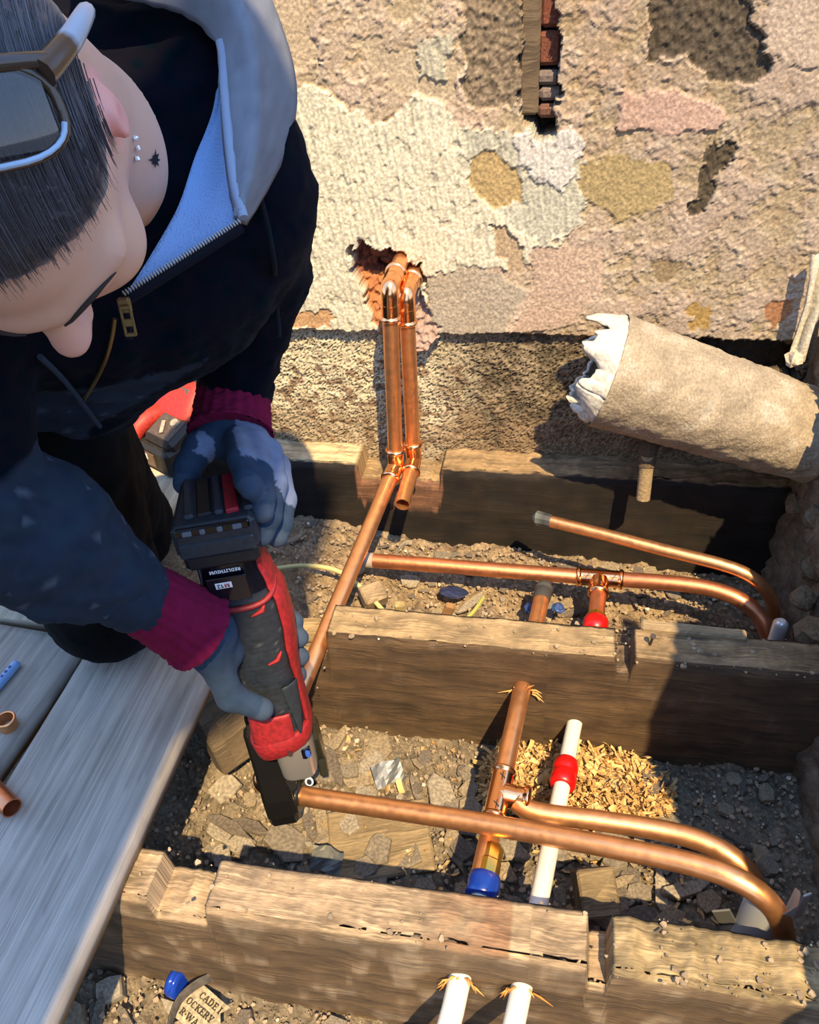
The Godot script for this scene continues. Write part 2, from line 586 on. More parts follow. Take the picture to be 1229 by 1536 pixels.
	for yy in ys:
		for xx in xs:
			var q := Vector2(xx, yy)
			var n1 := na.get_noise_2d(xx * 14.0, yy * 14.0)
			var n2 := nb.get_noise_2d(xx * 60.0, yy * 60.0)
			var n3 := nc.get_noise_2d(xx * 190.0, yy * 190.0)
			var wq := q + Vector2(nb.get_noise_2d(xx * 30.0 + 9.0, yy * 30.0), nb.get_noise_2d(xx * 30.0, yy * 30.0 + 31.0)) * 0.012 + Vector2(n3, -n3) * 0.0012
			var z := 0.0
			var col: Color
			var edge := 0.269 + 0.004 * n2 + 0.008 * na.get_noise_1d(xx * 9.0)
			if yy > edge:
				# layers of old plaster that flaked off in steps
				var l := na.get_noise_2d(wq.x * 9.0 + 3.0, wq.y * 9.0) + 0.25 * n2
				col = Color(0.60, 0.47, 0.33)
				if l > 0.18:
					z += 0.0018
					col = Color(0.63, 0.49, 0.37)
				elif l < -0.22:
					z -= 0.0016
					col = Color(0.56, 0.44, 0.27)
				var l2 := nb.get_noise_2d(wq.x * 22.0 - 7.0, wq.y * 22.0)
				if l2 > 0.3:
					z += 0.0012
					col = col.lerp(Color(0.7, 0.6, 0.46), 0.4)
				elif l2 < -0.38:
					z -= 0.0012
					col = col.lerp(Color(0.5, 0.35, 0.2), 0.45)
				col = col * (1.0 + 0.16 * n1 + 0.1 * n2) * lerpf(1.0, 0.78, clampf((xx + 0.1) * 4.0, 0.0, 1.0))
				z += 0.0007 * n2 + 0.0006 * n3
				for p in P:
					if p[4].has_point(wq) and inside(wq, p[0]):
						var k: float = 1.0 + 0.12 * n1 + 0.12 * n2
						if p[3] == "brush":
							# vertical strokes of a stiff brush
							var s := nc.get_noise_2d((xx + 0.1 * yy) * 120.0, yy * 9.0)
							z = p[2] + 0.002 * s + 0.0008 * nb.get_noise_2d(xx * 100.0, yy * 45.0)
							k += 0.05 * s
							if nb.get_noise_2d(xx * 24.0 + 80.0, yy * 20.0) > 0.36:
								z -= 0.0016
								k *= 0.86
						elif p[3] == "rough":
							z = p[2] + 0.003 * n2 + 0.0022 * nc.get_noise_2d(xx * 240.0, yy * 70.0)
							k += 0.5 * n2 + 0.35 * n3
						else:
							z = p[2] + 0.0006 * n2 + 0.0004 * n3
						col = (p[1] as Color) * clampf(k, 0.3, 1.6)
				# smoke-brown bloom round the slots at the top
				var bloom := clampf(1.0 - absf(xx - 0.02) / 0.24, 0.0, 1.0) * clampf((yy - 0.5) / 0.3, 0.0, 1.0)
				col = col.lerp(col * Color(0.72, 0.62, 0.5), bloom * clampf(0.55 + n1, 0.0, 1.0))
			else:
				# bare rubble stone and mortar under the plaster, pitted and crumbling
				var dirt_and_shade := clampf((xx + 0.27 + 0.05 * n1 + 0.03 * n2) * 9.0, 0.0, 1.0)  # right of the pipes: brown dirt, plus shade painted into the stone colour
				var c2 := cell.get_noise_2d(xx * 75.0, yy * 75.0)
				var g1 := nb.get_noise_2d(xx * 230.0, yy * 230.0)
				var g3 := nc.get_noise_2d(xx * 95.0 + 40.0, yy * 95.0)
				var pit := clampf((-0.2 - g1 - 0.5 * g3) * 4.0, 0.0, 1.0)
				z = -0.014 + 0.004 * n1 + 0.0022 * n2 + 0.001 * c2 + 0.0012 * g1 - 0.0035 * pit
				var t := clampf(0.88 + 0.5 * n2 + 0.5 * g1, 0.0, 1.0)
				col = Color(0.42, 0.32, 0.18).lerp(Color(0.84, 0.75, 0.52), t).lerp(Color(0.15, 0.11, 0.06), pit)
				if na.get_noise_2d(xx * 22.0 + 60.0, yy * 26.0) > 0.22 and yy < 0.2:
					col = Color(0.34, 0.24, 0.15) * (1.0 + 0.5 * n2)
				col = col.lerp(Color(0.075, 0.05, 0.027).lerp(Color(0.36, 0.28, 0.18), clampf(t * t * (0.6 + 1.4 * n1 + 0.8 * g3), 0.0, 1.0)).lerp(Color(0.05, 0.035, 0.02), pit), dirt_and_shade * 0.92)
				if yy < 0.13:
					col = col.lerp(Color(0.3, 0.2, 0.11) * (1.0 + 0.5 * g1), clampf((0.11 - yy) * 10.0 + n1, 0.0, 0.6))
			if inside(wq, hole):
				var hx := (xx + 0.305) / 0.055
				var hy := (yy - 0.385) / 0.05
				z = -0.075 - 0.03 * n1 + 0.014 * n2 + 0.004 * n3
				if hy < -0.2 - 0.25 * hx or hx < -0.75 + 0.2 * n2:
					z = -0.02 + 0.03 * (hy + 1.0) * -0.6 + 0.008 * n2
				col = Color(0.17, 0.05, 0.03).lerp(Color(0.34, 0.12, 0.07), clampf(0.5 + n2, 0.0, 1.0))
				if hy < -0.25 and hx < 0.2:
					col = Color(0.55, 0.22, 0.09)
				elif hy < -0.3:
					col = Color(0.52, 0.36, 0.28)
			elif inside(wq, slot):
				z = -0.085 + 0.006 * n2
				col = Color(0.07, 0.045, 0.03)
			elif inside(wq, gap):
				z = -0.05 + 0.01 * n2
				col = Color(0.06, 0.045, 0.03)
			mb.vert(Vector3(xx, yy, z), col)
	for r in ys.size() - 1:
		for k in w - 1:
			var a := r * w + k
			mb.quad(a, a + 1, a + w + 1, a + w)
	# the wall's thickness behind its face
	chamfer(mb, Transform3D(Basis(), Vector3(-0.55, 1.0, -0.22)), Vector3(2.4, 2.7, 0.2), 0.005, Color(0.3, 0.2, 0.14))
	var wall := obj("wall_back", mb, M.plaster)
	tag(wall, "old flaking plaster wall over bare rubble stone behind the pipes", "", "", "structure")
	# timber post and bricks in the upright slot
	var post := MB.new()
	chamfer(post, Transform3D(Basis(), Vector3(-0.083, 0.842, -0.045)), Vector3(0.03, 0.42, 0.05), 0.004, Color(0.2, 0.15, 0.1))
	tag(obj("timber_post", post, M.wood, wall), "grey-brown timber upright set in the slot")
	for k in 6:
		var b := MB.new()
		chamfer(b, Transform3D(Basis(Vector3.UP, rng.randf_range(-0.1, 0.1)), Vector3(-0.052 + rng.randf_range(-0.002, 0.002), [0.637, 0.661, 0.683, 0.722, 0.772, 0.82][k], -0.048 + rng.randf_range(-0.004, 0.004))), Vector3(0.036, 0.02 if k < 3 else 0.046, 0.05), 0.006, [Color(0.2, 0.1, 0.07), Color(0.25, 0.19, 0.16), Color(0.22, 0.18, 0.16), Color(0.24, 0.08, 0.045), Color(0.27, 0.085, 0.05), Color(0.22, 0.08, 0.05)][k])
		obj("brick", b, M.stone, wall)
	for k in 5:
		var b := lump(70 + k, Vector3(0.05, 0.034, 0.04) * rng.randf_range(0.7, 1.1))
		for j in b.c.size():
			b.c[j] = Color(0.3, 0.1, 0.06).lerp(Color(0.42, 0.2, 0.12), rng.randf() * 0.4)
		at_base(b, -Vector3(-0.345 + 0.02 * k, 0.41 - 0.018 * (k % 3), -0.05))
		obj("brick", b, M.stone, wall)

func build_wall_right() -> void:
	# ragged masonry return at the right, from the pier's corner towards the camera
	var mb := MB.new()
	var zs := PackedFloat32Array()
	var z := -0.06
	while z < 1.5:
		zs.append(z)
		z += 0.006
	var w := zs.size()
	var ny := 90
	for k in ny:
		for zz in zs:
			var top := lerpf(lerpf(lerpf(0.3, 0.48, smoothstep(0.5, 0.66, zz)), 0.84, smoothstep(0.72, 0.86, zz)), 0.45, smoothstep(1.02, 1.1, zz)) + 0.03 * nb.get_noise_1d(zz * 40.0)  # out-of-view top profile shaped for the shade it throws on the joists
			var y := lerpf(-0.3, top, k / 89.0)
			var n1 := na.get_noise_3d(zz * 12.0, y * 12.0, 5.0)
			var n2 := nb.get_noise_3d(zz * 45.0, y * 45.0, 2.0)
			var c2 := cell.get_noise_2d(zz * 26.0, y * 30.0)
			var x := 0.428 + 0.016 * n1 + 0.008 * n2 + 0.01 * c2
			if y < 0.0:
				x -= clampf(-y * 0.08, 0.0, 0.02) - 0.012 * clampf((0.30 - absf(zz - 0.2)) * 4.0, 0.0, 1.0)
			else:
				x -= 0.012 * clampf((0.25 - zz) * 6.0, 0.0, 1.0) * clampf(y * 8.0, 0.0, 1.0)
			var col := Color(0.14, 0.1, 0.065).lerp(Color(0.36, 0.27, 0.17), clampf(0.45 + n1 + 0.8 * n2, 0.0, 1.0))
			mb.vert(Vector3(x, y, zz), col)
	for r in ny - 1:
		for k in w - 1:
			var a := r * w + k
			mb.quad(a, a + w, a + w + 1, a + 1)
	chamfer(mb, Transform3D(Basis(), Vector3(0.6, 0.0, 0.36)), Vector3(0.3, 0.6, 0.84), 0.005, Color(0.3, 0.22, 0.15))
	chamfer(mb, Transform3D(Basis(), Vector3(0.6, 0.06, 1.16)), Vector3(0.3, 0.72, 0.7), 0.005, Color(0.3, 0.22, 0.15))
	var o := obj("wall_right", mb, M.stone)
	tag(o, "ragged brown masonry return at the right edge", "", "", "structure")
	for s in [[Vector3(0.412, -0.03, 0.40), 0.07], [Vector3(0.425, -0.075, 0.36), 0.06], [Vector3(0.40, -0.015, 0.33), 0.04], [Vector3(0.43, 0.05, 0.2), 0.05], [Vector3(0.432, -0.02, 0.25), 0.05], [Vector3(0.42, 0.015, 0.12), 0.045]]:
		var b := lump(int(s[1] * 900) + 3, Vector3(s[1], s[1] * 0.9, s[1]))
		for j in b.c.size():
			b.c[j] = Color(0.24, 0.17, 0.1)
		at_base(b, -s[0])
		obj("stone", b, M.dirt, o)

func build_sun_screen() -> void:
	# added unseen sun screen behind the camera, outline cut to shade worker and planks
	var o := struct("added_sun_screen")
	tag(o, "added unseen sun screen behind the viewer, cut to shade the worker and planks")
	var d := Vector2(0.28, 0.6)
	for part in [[Vector2(-3.2, 0.22), Vector2(-0.75, 0.22), Vector2(-0.62, 0.2), Vector2(-0.57, 0.08), Vector2(-0.44, 0.08), Vector2(-0.425, 0.2), Vector2(-0.42, 0.4), Vector2(-0.42, 0.6), Vector2(-0.505, 0.72), Vector2(-0.505, 1.4), Vector2(-0.505, 2.35), Vector2(-2.2, 2.35)]]:
		var poly := PackedVector2Array()
		for q in part:
			var h: float = (2.2 - q.y) / d.y
			poly.append(Vector2(q.x + d.x * h, h))
		if Geometry2D.is_polygon_clockwise(poly):
			poly.reverse()
		var mb := MB.new()
		var front := PackedVector3Array()
		var back := PackedVector3Array()
		var idx := Geometry2D.triangulate_polygon(poly)
		for q in poly:
			mb.vert(Vector3(q.x, q.y, 2.2), Color(0.5, 0.4, 0.3))
		for q in poly:
			mb.vert(Vector3(q.x + d.x * 0.3, q.y + 0.3, 2.4), Color(0.5, 0.4, 0.3))
		var n := poly.size()
		for k in range(0, idx.size(), 3):
			mb.tri(idx[k], idx[k + 1], idx[k + 2])
			mb.tri(n + idx[k], n + idx[k + 2], n + idx[k + 1])
		for k in n:
			var l := (k + 1) % n
			mb.quad(k, n + k, n + l, l)
		if mb.volume() < 0.0:
			mb.flip()
		mb.flat()
		obj("screen_panel", mb, M.stone, o)

func ground_y(x: float, z: float) -> float:
	var y := -0.245
	if z < 0.47:
		y = -0.165 - 0.03 * clampf((x + 0.1) * 3.0, 0.0, 1.0) + 0.05 * clampf((-0.28 - x) * 4.0, 0.0, 1.0)
		y -= 0.03 * clampf((0.16 - z) * 8.0, 0.0, 1.0)
	elif z > 0.93:
		y = -0.25
	else:
		y += 0.02 * clampf((x - 0.1) * 3.0, 0.0, 1.0)
	y += 0.012 * na.get_noise_2d(x * 9.0, z * 9.0) + 0.009 * nb.get_noise_2d(x * 28.0, z * 28.0)
	return y

func build_floor() -> void:
	var mb := MB.new()
	var xs := PackedFloat32Array()
	var x := -1.7
	while x < 0.6:
		xs.append(x)
		x += 0.004 if x > -0.75 and x < 0.46 else 0.03
	var w := xs.size()
	var rows := 0
	var z := -0.06
	while z < 2.4:
		for xx in xs:
			var y := ground_y(xx, z)
			var c2 := cell.get_noise_2d(xx * 34.0, z * 34.0)
			var n2 := nc.get_noise_2d(xx * 90.0, z * 90.0)
			y += 0.006 * c2 + 0.004 * n2
			var t := clampf(0.5 + 0.55 * na.get_noise_2d(xx * 16.0, z * 16.0) + 0.5 * n2, 0.0, 1.0)
			var col := Color(0.17, 0.135, 0.09).lerp(Color(0.38, 0.305, 0.205), t)
			if z < 0.47:
				col = Color(0.24, 0.16, 0.09).lerp(Color(0.52, 0.39, 0.23), t)
			mb.vert(Vector3(xx, y, z), col)
		rows += 1
		z += 0.004 if z < 1.12 else 0.04
	for r in rows - 1:
		for k in w - 1:
			var a := r * w + k
			mb.quad(a, a + w, a + w + 1, a + 1)
	chamfer(mb, Transform3D(Basis(), Vector3(-0.55, -0.36, 1.1)), Vector3(2.4, 0.1, 2.7), 0.005, Color(0.3, 0.22, 0.15))
	tag(obj("floor", mb, M.dirt), "earth and rubble bed between the open floor joists", "", "", "structure")

# timber laid along x; top(x) gives the height of its upper face; face and top colours
func timber(x0: float, x1: float, z0: float, z1: float, y0: float, top: Callable, col: Callable, step := 0.004, rough := 1.0, wav := 0.0) -> MB:
	var prof := []
	for k in 15:
		prof.append([1.0, float(k) / 15, 0])
	for k in 4:
		prof.append([1.0, 0.955 + 0.015 * k, 0])
	for k in 14:
		prof.append([1.0 - (k + 1.6) / 15.5, 1.0, 1])
	for k in 6:
		prof.append([0.0, 1.0 - float(k) / 6, 2])
	prof.append([0.0, 0.0, 3])
	var mb := MB.new()
	var n := prof.size()
	var rings := 0
	var x := x0
	while x <= x1 + 0.0001:
		var h: float = top.call(x)
		var wz := wav * na.get_noise_1d(x * 3.0)
		for j in n:
			var p = prof[j]
			var z := lerpf(z0, z1, p[0]) + wz
			var y := lerpf(y0, h, p[1])
			var g := nb.get_noise_3d(x * 5.0, y * 70.0, z * 70.0)
			var g2 := na.get_noise_3d(x * 16.0, y * 16.0, z * 16.0)
			var m := nc.get_noise_3d(x * 70.0, y * 80.0, z * 80.0)
			if p[2] == 0:
				z += rough * (0.0022 * g + 0.002 * g2) * (1.0 - smoothstep(0.86, 1.0, p[1]))
				var e := clampf((p[1] - 0.93) / 0.07, 0.0, 1.0)
				z -= 0.006 * e * e * rough * (1.0 + 1.2 * g2)
			elif p[2] == 1:
				y += rough * (0.0015 * g + 0.0016 * g2 + 0.0014 * m) * smoothstep(0.0, 0.25, 1.0 - p[0])
			var c: Color = col.call(Vector3(x, y, z), p[2], p[1], g, g2, m)
			var v := 0.0
			if p[2] == 0:
				v = y * 1.1
			elif p[2] == 1:
				v = 0.37 + z * 1.1
			else:
				v = 0.7 + y
			mb.vert(Vector3(x, y, z), c, Vector2(x, v))
		rings += 1
		x += step
	for r in rings - 1:
		for j in n:
			var a := r * n + j
			var b := r * n + (j + 1) % n
			mb.quad(a, a + n, b + n, b)
	for e in [0, rings - 1]:
		var mid := Vector3.ZERO
		for j in n:
			mid += mb.v[e * n + j]
		var cc := mb.vert(mid / n, mb.c[e * n + 20] * 0.6)
		for j in n:
			var a: int = e * n + j
			var b: int = e * n + (j + 1) % n
			if e == 0:
				mb.tri(cc, a, b)
			else:
				mb.tri(cc, b, a)
	if mb.volume() < 0.0:
		mb.flip()
	return mb

func build_joists() -> void:
	# against the wall
	var t0 := func(x: float) -> float:
		var y := 0.0 + 0.004 * na.get_noise_1d(x * 20.0)
		if x > -0.4 and x < -0.235:
			y -= 0.035 + 0.008 * nb.get_noise_1d(x * 60.0)
		return y
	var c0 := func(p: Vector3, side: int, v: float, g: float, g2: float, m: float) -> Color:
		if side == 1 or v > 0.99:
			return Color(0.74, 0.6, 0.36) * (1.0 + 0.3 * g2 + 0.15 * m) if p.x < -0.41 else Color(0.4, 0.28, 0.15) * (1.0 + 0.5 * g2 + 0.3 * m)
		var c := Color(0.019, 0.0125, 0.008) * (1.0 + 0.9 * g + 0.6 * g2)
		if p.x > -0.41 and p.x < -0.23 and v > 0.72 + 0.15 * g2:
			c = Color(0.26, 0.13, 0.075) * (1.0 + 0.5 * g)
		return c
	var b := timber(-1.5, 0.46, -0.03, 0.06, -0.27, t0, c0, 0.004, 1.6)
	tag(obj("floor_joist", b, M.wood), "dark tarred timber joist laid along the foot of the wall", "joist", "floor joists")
	# middle
	var t1 := func(x: float) -> float:
		if x < -0.352 and x > -0.45:
			return -0.052 + 0.004 * nb.get_noise_1d(x * 40.0)
		if x > 0.104 and x < 0.128:
			return -0.034
		return 0.0 + 0.003 * na.get_noise_1d(x * 12.0) + (0.004 if x > 0.128 else 0.0)
	var c1 := func(p: Vector3, side: int, v: float, g: float, g2: float, m: float) -> Color:
		if side == 1:
			var c := Color(0.46, 0.34, 0.19) * (1.0 + 0.45 * g2 + 0.18 * m)
			if p.x > 0.128:
				c = Color(0.33, 0.235, 0.13) * (1.0 + 0.5 * g2 + 0.4 * m)
			if p.x > 0.1 and p.x < 0.13:
				c = Color(0.2, 0.14, 0.09) * (1.0 + m)
			return c
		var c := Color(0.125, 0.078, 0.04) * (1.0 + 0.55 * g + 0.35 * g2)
		if v < 0.2:
			c = c.lerp(Color(0.17, 0.115, 0.06), 0.6)
		if g2 > 0.42 and g > 0.0:
			c = c.lerp(Color(0.3, 0.25, 0.19), 0.2)
		return c
	b = timber(-1.5, 0.46, 0.446, 0.512, -0.27, t1, c1)
	tag(obj("floor_joist", b, M.wood), "middle timber joist drilled for the copper and white pipes", "joist", "floor joists")
	# front
	var xa: float = Vector3(-0.4616, 0, 0.9084).x
	var xb: float = Vector3(-0.3899, 0, 0.9069).x
	var xc: float = Vector3(0.0656, 0, 0.9211).x
	var xd: float = Vector3(0.0894, 0, 0.9176).x
	var t2 := func(x: float) -> float:
		if x > xa and x < xb:
			return -0.036 + 0.005 * nb.get_noise_1d(x * 50.0)
		if x > xc and x < xd:
			return -0.045
		return 0.0 + 0.003 * na.get_noise_1d(x * 10.0) + (0.006 * nb.get_noise_1d(x * 30.0) if x > xd else 0.0)
	var c2 := func(p: Vector3, side: int, v: float, g: float, g2: float, m: float) -> Color:
		if side == 1 or v > 0.965:
			var c := Color(0.47, 0.35, 0.22) * (1.0 + 0.4 * g2 + 0.25 * m)
			if p.x > -0.12 and p.x < -0.02:
				c = c.lerp(Color(0.3, 0.15, 0.075), clampf(0.5 + g2, 0.0, 0.8))
			if p.x > xd:
				c = Color(0.40, 0.31, 0.17) * (1.0 + 0.7 * g2 + 0.5 * m)
			return c
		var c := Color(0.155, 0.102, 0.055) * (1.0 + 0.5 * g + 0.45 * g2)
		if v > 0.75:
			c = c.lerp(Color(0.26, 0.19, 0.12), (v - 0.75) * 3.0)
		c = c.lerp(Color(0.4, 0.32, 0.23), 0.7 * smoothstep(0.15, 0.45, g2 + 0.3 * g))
		return c
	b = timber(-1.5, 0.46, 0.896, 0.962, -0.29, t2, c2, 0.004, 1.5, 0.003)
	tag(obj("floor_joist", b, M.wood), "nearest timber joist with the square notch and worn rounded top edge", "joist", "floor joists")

func board(len_: float, wid: float, th: float, col: Color, s: int, cut := 0.0) -> MB:
	# lies along z from 0 to len, x 0 to wid, y 0 to th
	var mb := MB.new()
	var nx := 34
	var nz := int(len_ / 0.012)
	var r := fnl(s, 1.0)
	var prof := [[0.0, 0.0]]
	for k in nx + 1:
		prof.append([float(k) / nx, 1.0])
	prof.append([1.0, 0.5])
	prof.append([1.0, 0.0])
	var n := prof.size()
	for k in nz + 1:
		for j in n:
			var z := len_ * k / nz
			var u: float = prof[j][0]
			var x := u * wid
			var y: float = prof[j][1] * th
			var g := r.get_noise_2d(x * 120.0, z * 2.5)
			var g2 := r.get_noise_2d(x * 14.0 + 40.0, z * 9.0)
			if prof[j][1] == 1.0:
				y += 0.0006 * g - 0.003 * (pow(absf(u * 2.0 - 1.0), 24.0))
			z = maxf(z, cut * clampf((u - 0.66) / 0.34, 0.0, 1.0) + z * 0.02)
			x += 0.0012 * g2 * (1.0 if u == 1.0 or u == 0.0 else 0.0)
			var c := col * (1.0 + 0.12 * g + 0.14 * g2)
			if g < -0.36:
				c = c * 0.82
			mb.vert(Vector3(x, y, z), c, Vector2(z * 0.5, x * 1.2 + s * 0.37))
	for k in nz:
		for j in n:
			var a := k * n + j
			var b := k * n + (j + 1) % n
			mb.quad(a, a + n, b + n, b)
	for e in [0, nz]:
		var cc := mb.vert(Vector3(wid * 0.5, th * 0.5, len_ * e / nz), col * 0.7)
		for j in n:
			if e == 0:
				mb.tri(cc, e * n + j, e * n + (j + 1) % n)
			else:
				mb.tri(cc, e * n + (j + 1) % n, e * n + j)
	if mb.volume() < 0.0:
		mb.flip()
	return mb

func put_board(label: String, len_: float, wid: float, th: float, col: Color, s: int, at: Vector3, turn := 0.0, cut := 0.0) -> void:
	var o := obj("plank", board(len_, wid, th, col, s, cut), M.plank)
	o.position = at
	o.rotation.y = turn
	tag(o, label, "plank", "planks laid over the joists")

func build_planks() -> void:
	M.plank = M.wood.duplicate()
	M.plank.heightmap_scale = 0.02
	M.plank.albedo_texture = M.grain_soft
	M.plank.uv1_scale = Vector3(1.1, 2.6, 1.0)
	var pale := Color(0.54, 0.48, 0.405)
	var e := Vector3(-0.4955, 0.028, 0.6473)
	put_board("pale weathered plank nearest the open floor, its worn corner under the maroon cuff", 1.17, 0.212, 0.028, pale, 3, Vector3(e.x - 0.212, 0.001, e.z - 0.082), 0.0, 0.08)
	var g := Vector3(-0.7074, 0.028, 0.7471)
	put_board("grey weathered plank carrying the blue marker pen and the copper ring", 1.1, 0.24, 0.028, pale * 0.86, 4, Vector3(g.x - 0.245, 0.001, 0.574), -0.075)
	put_board("beige plank end lying past the grey plank, behind the kneeling knee", 0.52, 0.235, 0.026, Color(0.62, 0.53, 0.38), 5, Vector3(g.x - 0.243, 0.001, 0.045))

const PR := 0.014

func pipe_part(called: String, pts: Array, root: Node3D, m: Material, r := PR, open := false) -> MeshInstance3D:
	var mb := MB.new()
	if open:
		hollow(mb, pts, r, r - 0.0016, 28)
		end_ring(mb, pts[-1], pts[-1] - pts[-2], r, r - 0.0016, 28)
		end_ring(mb, pts[0], pts[0] - pts[1], r, r - 0.0016, 28)
	else:
		sweep(mb, pts, same(r, pts.size()), 28)
	return obj(called, at_base(mb, root.position), m, root)

# press elbow: cups along both legs with rolled ends, and the curved middle
func elbow(a: Vector3, corner: Vector3, b: Vector3, root: Node3D, bend := 0.022, cup_len := 0.026) -> void:
	var mb := MB.new()
	var da := (a - corner).normalized()
	var db := (b - corner).normalized()
	var half := da.angle_to(db) * 0.5
	var d := bend / tan(half)
	var mid := rounded([corner + da * (d + 0.004), corner, corner + db * (d + 0.004)], bend, 12)
	sweep(mb, mid, same(PR + 0.0014, mid.size()), 28)
	cup(mb, corner + da * d, corner + da * (d + cup_len), PR + 0.0018)
	cup(mb, corner + db * d, corner + db * (d + cup_len), PR + 0.0018)
	obj("press_elbow", at_base(mb, root.position), M.fitting, root)

func tee(c: Vector3, along: Vector3, branch: Vector3, root: Node3D) -> void:
	var mb := MB.new()
	cup(mb, c, c + along * 0.042, PR + 0.0018)
	cup(mb, c, c - along * 0.042, PR + 0.0018)
	cup(mb, c, c + branch * 0.045, PR + 0.0018)
	var ball := []
	sweep(mb, [c + branch * 0.008, c + branch * 0.02, c + branch * 0.026], [PR + 0.004, PR + 0.0032, PR + 0.002], 28)
	var o := obj("press_tee", at_base(mb, root.position), M.fitting, root)
	# felt-pen ticks that mark the checked joints
	var nrm := (Vector3(0, 0.8, 0.6) - along * Vector3(0, 0.8, 0.6).dot(along)).normalized()
	var nb2 := (Vector3(0, 0.8, 0.6) - branch * Vector3(0, 0.8, 0.6).dot(branch)).normalized()
	for q in [[c + along * 0.024 + nrm * (PR + 0.002), along, nrm], [c - along * 0.022 + nrm * (PR + 0.002), along, nrm], [c + branch * 0.027 + nb2 * (PR + 0.002), branch, nb2]]:
		var s: Vector3 = (q[1] as Vector3).cross(q[2])
		var bas := Basis(q[1], q[2], s)
		var ink := MB.new()
		chamfer(ink, Transform3D(bas, q[0]), Vector3(0.014, 0.0006, 0.0012), 0.0002)
		chamfer(ink, Transform3D(bas * Basis(Vector3.UP, 0.9), q[0]), Vector3(0.011, 0.0006, 0.0012), 0.0002)
		obj("pen_mark", at_base(ink, root.position), M.ink, o)

